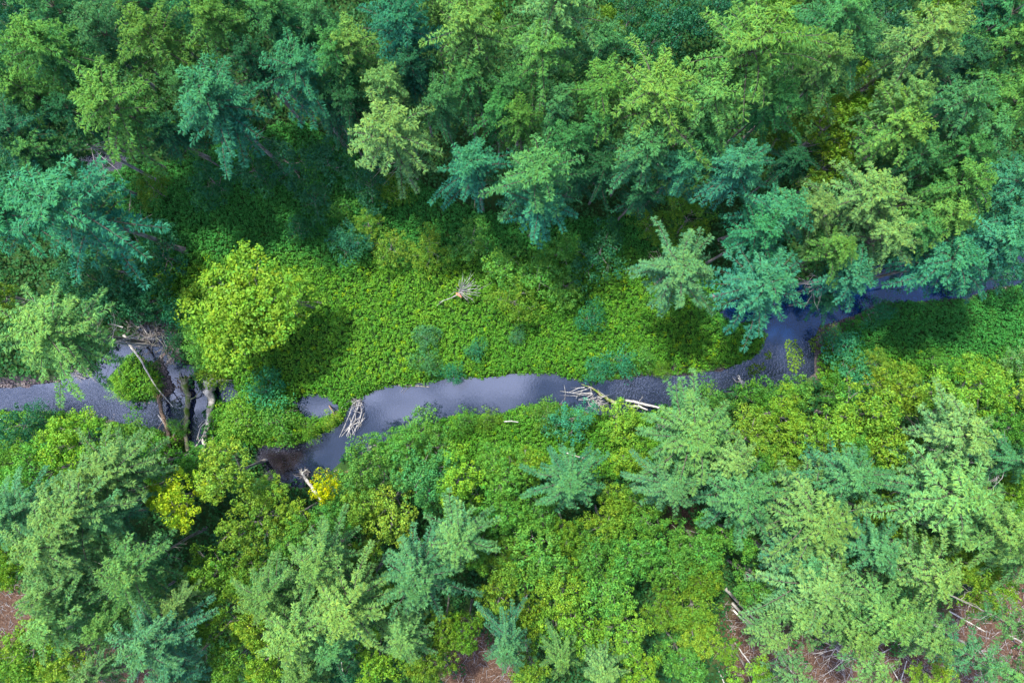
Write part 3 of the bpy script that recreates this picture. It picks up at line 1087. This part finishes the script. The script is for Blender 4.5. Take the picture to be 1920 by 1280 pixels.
ROWS = [(90, 'top edge'), (180, 'high in upper forest'), (280, 'mid upper forest'), (380, 'low in upper forest'),
        (500, 'level with meadow top'), (700, 'level with meadow'), (850, 'near creek bank'), (960, 'just below the creek'),
        (1060, 'mid lower forest'), (1170, 'low in lower forest'), (9999, 'bottom edge')]
COLS = ['far left', 'left', 'left of centre', 'right of centre', 'right', 'far right']
recs = []
for ln in TREES.strip().split('\n'):
    a, _, lab = ln.partition('|')
    x, y, r, kd, c, h = a.split()
    recs.append(dict(x=float(x), y=float(y), r=float(r), kd=kd, c=c, h=float(h), lab=lab))
cells = {}
for q in recs:
    if q['lab']: continue
    row = next(t for m, t in ROWS if q['y'] < m)
    size = 'large' if q['r'] > 72 else ('small' if q['r'] < 48 else 'middling')
    key = (size, q['c'], q['kd'], row, COLS[min(5, max(0, int(q['x'] // 320)))])
    cells.setdefault(key, []).append(q)
ORD = ['first', 'second', 'third', 'fourth', 'fifth', 'sixth']
for (size, c, kd, row, colw), lst in cells.items():
    base = '%s %s %s, %s, %s' % ('' if size == 'middling' else size, PC[c][0], KNAME[kd][1], row, colw)
    base = base.strip()
    lst.sort(key=lambda q: q['x'])
    for i, q in enumerate(lst):
        if len(lst) == 1: q['lab'] = base
        elif len(lst) == 2: q['lab'] = base + ', ' + ('left', 'right')[i] + ' one'
        else: q['lab'] = base + ', ' + ORD[i] + ' from left'

def place_tree(q, i):
    variants = KINDS[q['kd']]
    (crown, trunk, *boughs), H0, R0 = variants[i % len(variants)]
    h = q['h']
    frac = {'pine': 0.80, 'softpine': 0.81, 'birchpine': 0.84, 'broad': 0.8, 'maple': 0.8, 'small': 0.72, 'shrub': 0.6}[q['kd']]
    p = at(q['x'], q['y'], h * frac)
    rw = q['r'] / FPX * (ALT - h * frac)
    sxy = rw / R0 * (1.0 if 'pine' in q['kd'] else 1.05)
    gz = float(ground_h(np.array([[p.x, p.y]]))[0])
    e = bpy.data.objects.new(KNAME[q['kd']][0], None)
    COL.objects.link(e)
    e.empty_display_size = 0.5
    e.location = (p.x, p.y, max(gz, -0.62))
    sz = h / H0
    e.rotation_euler = (rnd.uniform(-0.04, 0.04), rnd.uniform(-0.04, 0.04), rnd.uniform(0, 6.28))
    e.scale = (sxy, sxy, sz)
    up = q['y'] < 600
    kind_plural = {'pine': 'pines', 'softpine': 'feathery pines', 'birchpine': 'thin-crowned pines', 'broad': 'broadleaf trees', 'maple': 'broadleaf trees', 'small': 'small bushy trees', 'shrub': 'low bushes'}[q['kd']]
    tag(e, q['lab'], 'shrub' if q['kd'] == 'shrub' else 'tree', kind_plural + (' of the forest and clearing above the creek' if up else ' along and below the creek'))
    c = link('crown', crown, e)
    t = link('trunk', trunk, e)
    for bm_ in boughs: link('boughs', bm_, e)
    base = np.array(PC[q['c']][1])
    k = rnd.uniform(0.86, 1.14)
    base = base * k * np.array([rnd.uniform(0.88, 1.14), 1, rnd.uniform(0.85, 1.18)])
    if up: base = base * np.array([0.93, 0.95, 0.98])
    c.color = (*base, 1)
    return e
for i, q in enumerate(recs):
    place_tree(q, i)

# ------------------------------------------------------------------ dead wood
def pz(x, y, z): return at(x, y, z)

def log_thing(name, label, cat, pts, radii, mat, branches=(), group=None, bmat=None, roots=0, seed=1, trunk_name='trunk'):
    """pts: (px, py, z) photo pixels and height; branches: list of (pts, radii)"""
    rng = np.random.default_rng(seed)
    W_ = [pz(*p) for p in pts]
    o = W_[0].copy()
    e = bpy.data.objects.new(name, None); COL.objects.link(e); e.location = o
    tag(e, label, cat, group)
    T = Tube()
    Pn = np.array([tuple(w - o) for w in W_])
    # resample with small wiggle
    tt = np.linspace(0, 1, len(Pn)); ts = np.linspace(0, 1, max(10, len(Pn) * 4))
    Q = np.stack([np.interp(ts, tt, Pn[:, k]) for k in range(3)], 1)
    rr = np.interp(ts, np.linspace(0, 1, len(radii)), radii)
    Q[1:-1] += rng.normal(0, 0.18, (len(Q) - 2, 3)) * rr[1:-1, None]
    rr = rr * (1 + rng.normal(0, 0.06, len(rr)))
    T.add(Q, rr, 9)
    link(trunk_name, T.mesh(trunk_name, mat), e)
    if roots:
        d0 = Q[0] - Q[2]; d0 /= np.linalg.norm(d0)
        for k in range(roots):
            v = unit(np.cross(d0, rng.normal(size=3))) 
            L_ = rng.uniform(0.5, 1.1) * radii[0] * 4.2
            p1 = Q[0] + (d0 * 0.35 + v * 0.5) * L_; p2 = p1 + (d0 * 0.2 + v * 0.6 + rng.normal(0, 0.25, 3)) * L_ * 0.8
            B = Tube(); B.add([Q[1], Q[0] + v * radii[0] * 0.6, p1, p2], [radii[0] * 0.6, radii[0] * 0.45, radii[0] * 0.22, 0.015], 6)
            link('root', B.mesh('root', mat), e)
    for (bp_, br) in branches:
        B = Tube()
        q = np.array([tuple(pz(*p) - o) for p in bp_])
        if len(q) == 2: q = np.array([q[0], q[0] * 0.5 + q[1] * 0.5 + rng.normal(0, 0.06, 3), q[1]])
        ts = np.linspace(0, 1, 7); tt = np.linspace(0, 1, len(q))
        q2 = np.stack([np.interp(ts, tt, q[:, k]) for k in range(3)], 1)
        B.add(q2, np.linspace(br, br * 0.3, 7), 5)
        # twigs
        for _ in range(2):
            i = rng.integers(2, 6); d = unit(q2[i] - q2[i - 1]) + rng.normal(0, 0.5, 3) * np.array([1, 1, 0.5])
            l_ = np.linalg.norm(q2[-1] - q2[0]) * rng.uniform(0.12, 0.3)
            B.add([q2[i], q2[i] + d * l_], [br * 0.4, br * 0.12], 4)
        link('branch', B.mesh('branch', bmat or mat), e)
    return e

# white dead tree standing in the meadow: bleached limbs fanning up and to the right, one long limb to the lower left
rngs = np.random.default_rng(9)
fan = []
for (x, y) in [(868,516),(878,518),(872,524),(888,512),(890,522),(893,528),(896,541),(893,534),(888,541),(901,549),(900,555),(862,524),(865,530),(854,540),(884,534),(880,530),(876,563),(887,561),(850,547),(870,553)]:
    z1 = rngs.uniform(2.6, 4.6)
    fan.append([[(862 + rngs.uniform(-2, 4), 546 + rngs.uniform(-3, 3), 1.9), ((862 + x) / 2 + rngs.uniform(-2, 2), (546 + y) / 2 + rngs.uniform(-2, 2), (1.9 + z1) / 2 + 0.3), (x, y, z1)], 0.036])
fan.append([[(860,551,1.7),(845,559,1.7),(832,563,1.6),(819,573,1.5)], 0.045])
dt = log_thing('dead_tree', 'bleached white dead tree with fanned bare limbs in the middle of the meadow', 'dead tree',
          [(866,556,-0.1),(863,552,1.0),(861,548,2.1)], [0.16, 0.14, 0.10], M_DEAD, fan, seed=4)
B = Tube(); oo = at(866, 556, -0.1)
B.add([at(856,550,1.7) - oo, at(861,553,1.95) - oo, at(865,557,1.75) - oo], [0.09, 0.16, 0.05], 7)
link('split_stump', B.mesh('split_stump', M_RED), dt)

# fallen bleached tree in the creek, centre right
br = [([(1100,729,0.1),(1088,733,0.1),(1072,736,-0.3)],0.05), ([(1096,726,0.1),(1085,727,0.1),(1064,737,-0.2)],0.05),
      ([(1110,736,0.1),(1085,738,0.2),(1050,733,-0.2)],0.06), ([(1058,722,0.5),(1060,735,0),(1059,750,-0.5)],0.04),
      ([(1112,738,0.1),(1100,745,0),(1085,748,-0.4)],0.045), ([(1118,745,0.1),(1105,748,0),(1084,750,-0.4)],0.045),
      ([(1122,748,0.1),(1128,755,0),(1136,758,-0.3)],0.05), ([(1125,747,0.2),(1135,742,0.6),(1123,733,0.9)],0.05),
      ([(1120,745,0.1),(1130,742,0.3),(1152,752,-0.2)],0.05), ([(1110,738,0),(1080,742,-0.1),(1062,741,-0.4)],0.035),
      ([(1130,752,0),(1124,750,-0.2),(1120,762,-0.5)],0.035), ([(1100,730,0.1),(1108,725,0.4),(1107,734,0.5)],0.04)]
log_thing('fallen_tree', 'bleached fallen tree lying in the creek with limbs spread over the water', 'fallen tree',
          [(1155,757,0.0),(1140,749,0.05),(1125,738,0.15),(1110,727,0.15),(1090,720,0.0)], [0.2,0.17,0.13,0.09,0.04], M_MOSS, br, bmat=M_DEAD, seed=6)
log_thing('log', 'long straight pale log on the near bank, upper of two beside the fallen bleached tree', 'log',
          [(1172,750,0.0),(1200,755,0.05),(1236,764,0.2)], [0.13,0.14,0.10], M_DEAD,
          [([(1198,756,0.1),(1200,750,0.5),(1205,744,0.9)],0.05), ([(1198,756,0.1),(1196,764,-0.1),(1192,772,-0.3)],0.05)], 'bleached logs by the fallen tree', seed=7)
log_thing('log', 'shorter pale log on the near bank, lower of two beside the fallen bleached tree', 'log',
          [(1178,760,-0.1),(1200,762,0.0),(1214,768,0.1)], [0.12,0.12,0.08], M_DEAD, [([(1190,762,0),(1186,768,-0.1),(1188,776,-0.3)],0.04)], 'bleached logs by the fallen tree', seed=8)

# driftwood pile at the tip of the green spit
e = bpy.data.objects.new('driftwood_pile', None); COL.objects.link(e); e.location = at(660, 785, -0.4)
tag(e, 'fan-shaped pile of bleached driftwood sticks at the tip of the green spit', 'driftwood')
pile_r = np.random.default_rng(12)
sticks = [((664,757),(636,820)),((672,760),(650,818)),((681,768),(664,816)),((683,774),(670,806)),((655,783),(667,808)),((657,782),(663,815)),
          ((676,780),(644,808)),((660,760),(668,772)),((679,765),(671,800)),((668,768),(652,822)),((675,790),(655,797)),((655,775),(662,755)),
          ((684,783),(668,800)),((650,790),(640,812)),((670,752),(666,785)),((664,795),(649,816)),((662,770),(679,775)),((672,795),(660,815)),
          ((640,765),(655,750)),((676,745),(668,775)),((681,778),(676,800)),((668,784),(640,818)),((655,797),(658,820))]
o = e.location.copy()
for k, (a, b) in enumerate(sticks):
    z0 = pile_r.uniform(-0.3, 0.4); z1 = pile_r.uniform(-0.55, 0.25)
    T = Tube(); A_ = at(*a, z0) - o; B_ = at(*b, z1) - o
    mid = (A_ + B_) / 2 + Vector((pile_r.normal(0, .06), pile_r.normal(0, .06), 0.12))
    w_ = pile_r.uniform(0.022, 0.055)
    T.add([A_, mid, B_], [w_, w_ * 0.85, w_ * 0.5], 6)
    link('stick', T.mesh('stick', M_DEAD), e)

# logs at the creek fork, left
log_thing('fallen_log', 'thick pale fallen trunk with torn roots lying down the creek fork, rightmost of the logs', 'log',
          [(391,722,0.2),(397,752,0.2),(392,788,0.1),(384,815,0.0),(381,845,0.0)], [0.50,0.34,0.27,0.24,0.18], M_PALE,
          [([(389,790,0.2),(376,800,0.4),(369,824,0.2)],0.06), ([(383,812,0.1),(372,830,0.0),(353,850,0.0)],0.06),
           ([(383,830,0.1),(396,836,0.2),(402,842,0.1)],0.05), ([(396,760,0.2),(400,790,0.0),(399,830,0.0)],0.1), ([(372,800,0.3),(380,790,0.4),(386,786,0.2)],0.04)],
          seed=14, roots=10)
log_thing('fallen_log', 'dark brown mossy log lying across the middle of the creek fork', 'log',
          [(346,715,0.1),(352,745,0.0),(350,780,-0.1),(346,810,-0.1),(352,845,-0.1)], [0.34,0.26,0.24,0.20,0.18], M_MOSS,
          [([(352,750,0.0),(365,745,0.0),(376,730,-0.1)],0.09), ([(350,778,0.0),(335,795,0.1),(332,812,0.1)],0.05), ([(348,735,0.1),(344,720,0.3),(350,705,0.2)],0.06)], seed=15, roots=8)
log_thing('fallen_log', 'brown log half hidden by green leaves, leftmost of the logs at the creek fork', 'log',
          [(297,745,0.3),(303,775,0.2),(314,800,0.2),(317,840,0.2),(318,885,0.3)], [0.20,0.18,0.2,0.2,0.16], M_BROWN,
          [([(300,775,0.3),(308,790,0.5),(312,802,0.4)],0.05), ([(316,830,0.3),(300,832,0.4),(288,850,0.3)],0.05),
           ([(306,790,0.2),(298,800,0.1),(295,812,0.0)],0.04), ([(315,820,0.3),(325,818,0.3),(333,836,0.2)],0.05)], seed=16, roots=4)
log_thing('bare_pole', 'thin bent dead stem reaching from the dark bank to the creek fork', 'dead stem',
          [(232,628,0.8),(250,655,1.0),(264,675,0.9),(290,722,0.8),(324,762,0.4)], [0.15,0.13,0.10,0.07,0.03], M_PALE, seed=17)
log_thing('bare_pole', 'pale broken stem lying at the left end of the creek fork logs', 'dead stem',
          [(296,777,0.2),(304,788,0.2),(312,802,0.1)], [0.05,0.06,0.03], M_DEAD, seed=18)
log_thing('log', 'pale mossy log running down the bank beside the bright yellow sapling', 'log',
          [(564,884,-0.3),(575,900,0.2),(588,918,0.9),(602,936,1.3)], [0.13,0.17,0.15,0.14], M_PALE,
          [([(566,886,-0.2),(575,880,0.0),(580,885,-0.2)],0.05)], seed=19, roots=4)
log_thing('log', 'curved grey log on the bank above the vivid yellow tree', 'log',
          [(290,900,0.3),(305,895,0.45),(325,897,0.35)], [0.15,0.18,0.14], M_DEAD, seed=20)
log_thing('stump', 'bleached stump with spread roots stranded at the water edge of the right bend', 'stump',
          [(1396,722,-0.3),(1391,716,-0.1),(1384,708,-0.35)], [0.24,0.16,0.06], M_DEAD,
          [([(1392,718,0),(1400,715,0.1),(1408,721,-0.3)],0.05), ([(1390,714,0),(1385,703,-0.2),(1382,706,-0.4)],0.05), ([(1391,716,0),(1380,715,-0.2),(1374,708,-0.4)],0.05)], seed=21, roots=6)
log_thing('log', 'thin dark logs jammed under the upper bank by the still pool', 'log',
          [(745,722,-0.5),(775,723,-0.45),(805,725,-0.5)], [0.07,0.08,0.05], M_BARK,
          [([(770,723,-0.4),(762,730,-0.5),(755,738,-0.55)],0.03), ([(762,722,-0.4),(756,730,-0.5),(752,734,-0.55)],0.03)], seed=22)
log_thing('log', 'short dark plank-like log standing out of the small pond by the spit', 'log',
          [(617,760,-0.5),(623,770,0.0),(628,778,0.2)], [0.08,0.08,0.07], M_BROWN, seed=23)
log_thing('log', 'pale straight log on grass beneath the greyish teal pine, near bank', 'log',
          [(1060,848,1.2),(1085,856,1.35),(1118,864,1.25)], [0.06,0.07,0.04], M_PALE, seed=24)
log_thing('log', 'small pale log in the herbs between two round green bushes', 'log',
          [(945,790,1.3),(958,789,1.35),(972,791,1.3)], [0.06,0.06,0.04], M_DEAD, seed=25)

# heaps of bare twigs and roots round the fork and the dark pool
def brush(x, y, rpx, z, n, label, mat, seed, hgt=0.9):
    rng = np.random.default_rng(seed)
    o = at(x, y, z); rw = rpx / FPX * ALT
    e = bpy.data.objects.new('brush_heap', None); COL.objects.link(e); e.location = o
    tag(e, label, 'brush', 'heaps of bare twigs by the water')
    T = Tube(); S = Tube()
    for k in range(n):
        a = rng.uniform(0, 6.28); r0 = rw * rng.uniform(0, 0.75)
        p0 = np.array([r0 * math.cos(a), r0 * math.sin(a), rng.uniform(-0.2, hgt * 0.5)])
        b = rng.uniform(0, 6.28); d = np.array([math.cos(b), math.sin(b), rng.uniform(-0.1, 0.5)])
        L_ = rw * rng.uniform(0.3, 0.9)
        p1 = p0 + d * L_ * 0.5 + rng.normal(0, 0.12, 3); p2 = p1 + (d + rng.normal(0, 0.4, 3)) * L_ * 0.5
        w_ = rng.uniform(0.015, 0.05)
        (S if k % 6 == 0 else T).add([p0, p1, p2], [w_ * (1.5 if k % 6 == 0 else 1), w_ * 0.7, w_ * 0.25], 4)
        for _ in range(2):
            q = p1 + rng.normal(0, 0.05, 3)
            T.add([q, q + (d + rng.normal(0, 0.8, 3)) * L_ * 0.3], [w_ * 0.4, 0.005], 3)
    link('twigs', T.mesh('twigs', mat), e)
    link('stems', S.mesh('stems', M_GREY), e)
brush(290, 628, 48, -0.2, 90, 'purple-grey heap of bare brush in the dark hollow above the creek fork', M_BARK, 1, 1.2)
brush(255, 600, 34, 0.2, 40, 'thin dark brush behind the purple-grey heap, left of the great lime maple', M_BARK, 2, 1.2)
brush(322, 675, 20, -0.5, 34, 'dark leafless twigs dipping into the pale pool at the creek fork', M_BARK, 3, 0.7)
brush(344, 728, 20, -0.4, 40, 'root tangle at the upper end of the mossy middle log', M_BROWN, 4, 0.8)
brush(298, 742, 17, -0.4, 30, 'small brown root tangle where the left creek arm meets the fork', M_BROWN, 5, 0.6)
brush(392, 724, 18, -0.2, 46, 'grey root mass at the upper end of the thick pale fallen trunk', M_GREY, 6, 0.9)
brush(325, 820, 26, -0.2, 40, 'brown twigs caught between the two lower logs of the fork', M_BROWN, 7, 0.5)
brush(702, 838, 18, -0.4, 34, 'dark leafless bush at the water edge on the near bank', M_BARK, 8, 1.0)
brush(572, 888, 16, -0.4, 34, 'dark twigs in the water at the top of the pale mossy log', M_BARK, 9, 0.6)
brush(668, 752, 18, -0.3, 34, 'grey twigs under the bank just above the driftwood fan', M_GREY, 10, 0.6)
brush(150, 700, 26, -0.4, 44, 'grey flood debris on the upper bank of the left creek arm', M_GREY, 11, 0.5)
brush(1112, 752, 26, -0.4, 40, 'fine bare twigs under the limbs of the bleached fallen tree', M_GREY, 12, 0.5)

# bare grey limbs standing out of the pines
def bare_snag(x, y, ang, ln, label, z=12.0, n=12, seed=1, mat=M_DEAD):
    rng = np.random.default_rng(seed)
    o = at(x, y, z)
    base = at(x, y, z)
    e = bpy.data.objects.new('bare_snag', None); COL.objects.link(e)
    d = Vector((math.cos(ang), math.sin(ang), 0))
    start = o
    e.location = (o.x, o.y, 0)
    tag(e, label, 'dead tree', 'bare grey dead trees among the pines')
    T = Tube()
    T.add([(0, 0, -0.3), (0.1, 0, z * 0.5), (d.x * 0.3, d.y * 0.3, z * 0.9), (d.x * 1.0, d.y * 1.0, z + 0.4)], [0.16, 0.13, 0.09, 0.05], 7)
    link('trunk', T.mesh('trunk', mat), e)
    for k in range(n):
        a = ang + rng.normal(0, 1.0); L_ = ln * rng.uniform(0.5, 1.1)
        zz = z - rng.uniform(0, 3.5)
        p0 = np.array([d.x * 0.3, d.y * 0.3, zz]); dd = np.array([math.cos(a), math.sin(a), rng.uniform(-0.1, 0.25)])
        p1 = p0 + dd * L_ * 0.55 + rng.normal(0, 0.1, 3); p2 = p0 + dd * L_ + rng.normal(0, 0.2, 3)
        B = Tube(); B.add([p0, p1, p2], [0.034, 0.022, 0.008], 5)
        for _ in range(4):
            s = p0 + (p2 - p0) * rng.uniform(0.35, 0.95); t2 = dd + rng.normal(0, 0.6, 3)
            B.add([s, s + t2 * rng.uniform(0.3, 0.9)], [0.017, 0.005], 3)
        link('branch', B.mesh('branch', mat), e)
for k, (x, y, a, l, z, n, lab) in enumerate([
    (150,262,-0.55,3.6,13,12,'bare pale branches fanning right under the upper left pines'),
    (480,130,-2.0,3.2,13,14,'dark bare snag between pines, left of the spiky teal pine'),
    (175,640,0.1,3.2,9,12,'bare white branches poking right from the pale sage pine by the fork'),
    (1840,165,2.8,2.6,14,12,'purple-grey bare limbs between pines at the upper right'),
    (1895,870,2.6,3.0,12,12,'grey bare tree at the right edge of the lower forest'),
    (1555,515,-1.6,1.8,12,12,'tangled bare limbs between two teal pines above the blue bend'),
    (1600,1230,-2.6,2.8,9,12,'bare grey brush over the brown litter near the bottom right'),
    (970,200,-1.4,2.6,12,12,'dark bare trunk and limbs in the gap at the centre of the upper forest')]):
    bare_snag(x, y, a, l, lab, z, n, 40 + k, M_BARK if ('dark' in lab or 'purple' in lab) else M_GREY)

# pale fallen poles on the litter, bottom right
poles = [((1375,1143),(1448,1214),0.13,'thick white birch trunk left of the lower right litter patch'),
         ((1388,1090),(1425,1123),0.11,'white birch trunk piece above the lower right litter patch'),
         ((1345,1250),(1362,1290),0.09,'pale pole at the bottom edge below the lower right litter'),
         ((1374,1200),(1412,1250),0.10,'greyish pole over the dark litter, below the thick white birch trunk'),
         ((1650,1225),(1690,1205),0.07,'pale stick slanting on the brown brush near the bottom right'),
         ((1668,1245),(1685,1275),0.08,'short split pale stick on the brown brush near the bottom right'),
         ((1700,1238),(1688,1280),0.07,'upright-looking pale stick on the brown brush near the bottom right'),
         ((1780,1145),(1850,1185),0.12,'long white trunk lying left of the slim pale pine, bottom right'),
         ((1890,1190),(1935,1212),0.12,'white trunk running out of the right edge near the bottom'),
         ((640,1240),(648,1290),0.07,'thin pole at the bottom edge left of centre')]
for k, (a, b, r_, lab) in enumerate(poles):
    z0, z1 = (0.3, 2.8) if r_ > 0.1 else (0.25, 0.6)
    log_thing('fallen_pole', lab, 'pole', [(*a, z0), ((a[0] + b[0]) / 2, (a[1] + b[1]) / 2, (z0 + z1) / 2), (*b, z1)], [r_ * .75, r_ * 0.65, r_ * 0.5], M_PALE,
              [([(a[0] * .5 + b[0] * .5, a[1] * .5 + b[1] * .5, (z0 + z1) / 2), (a[0] * .4 + b[0] * .6 + 6, a[1] * .4 + b[1] * .6 - 12, z1)], 0.03)],
              'pale poles and trunks on the leaf litter', seed=60 + k)

# loose stuff nobody could count: twigs on the litter, stones on the bars
def twigs():
    rng = np.random.default_rng(31)
    pol = np.concatenate(LITTER[:4]); lo, hi = pol.min(0), pol.max(0)
    P = rng.uniform(lo, hi, (16000, 2)); P = P[soft(P, LITTER, 1.0) > 0.5][:4200]
    z = ground_h(P) + 0.05
    n = len(P); a = rng.uniform(0, 6.28, n)
    d = np.stack([np.cos(a), np.sin(a), rng.normal(0, 0.12, n)], 1)
    ln = rng.uniform(0.2, 1.1, n) ** 1.3
    c = np.column_stack([P, z])
    s = np.stack([-np.sin(a), np.cos(a), np.zeros(n)], 1); w = rng.uniform(0.008, 0.024, n)[:, None]
    up = np.array([0, 0, 1.0])
    V = np.empty((n, 6, 3))
    for e_, sg in ((0, -1), (3, 1)):
        q = c + d * ln[:, None] * 0.5 * sg
        V[:, e_] = q + s * w; V[:, e_ + 1] = q + up * w * 1.8; V[:, e_ + 2] = q - s * w
    b = np.arange(n)[:, None] * 6
    F = np.concatenate([b + np.array([[0, 1, 4, 3]]), b + np.array([[1, 2, 5, 4]]), b + np.array([[2, 0, 3, 5]])], 0).ravel()
    o = link('fallen_twigs', mesh_from('fallen_twigs', V.reshape(-1, 3), F, 4, M_GREY))
    tag(o, 'pale fallen twigs strewn over the brown leaf litter', 'twigs', kind='stuff')
twigs()

def stones():
    rng = np.random.default_rng(33)
    P = rng.uniform([-60, -12], [60, 14], (60000, 2))
    k = (soft(P, GRAVEL, 0.4) > 0.6) | ((np.abs(water_sd(P)) < 0.5) & (rng.random(len(P)) < 0.12)) | ((water_sd(P) < 0) & (soft(P, RIFFLE, 0.6) > 0.6) & (rng.random(len(P)) < 0.25))
    P = P[k][:3600]; n = len(P)
    z = ground_h(P)
    ico = np.array([(0, 0, 1), (1, 0, 0.15), (0.3, 0.95, 0.1), (-0.85, 0.55, 0.15), (-0.8, -0.6, 0.1), (0.35, -0.95, 0.15), (0, 0, -0.5)], float)
    r_ = rng.uniform(0.04, 0.12, (n, 1, 1)) * rng.uniform(0.7, 1.4, (n, 1, 3))
    V = ico[None] * r_ * rng.uniform(0.8, 1.2, (n, 7, 1))
    a = rng.uniform(0, 6.28, n); ca, sa = np.cos(a)[:, None], np.sin(a)[:, None]
    V = np.stack([V[..., 0] * ca - V[..., 1] * sa, V[..., 0] * sa + V[..., 1] * ca, V[..., 2] * 0.7], -1)
    V += np.column_stack([P, z + 0.02])[:, None]
    t = [(0, i, i % 5 + 1) for i in range(1, 6)] + [(6, i % 5 + 1, i) for i in range(1, 6)]
    F = (np.arange(n)[:, None, None] * 7 + np.array(t)[None]).ravel()
    m = wood_mat('creek_stones', (0.07, 0.06, 0.07), (0.20, 0.17, 0.17), scale=1.5)
    o = link('creek_stones', mesh_from('creek_stones', V.reshape(-1, 3), F, 3, m))
    tag(o, 'small grey stones on the gravel bars and shallows of the creek', 'stones', kind='stuff')
stones()
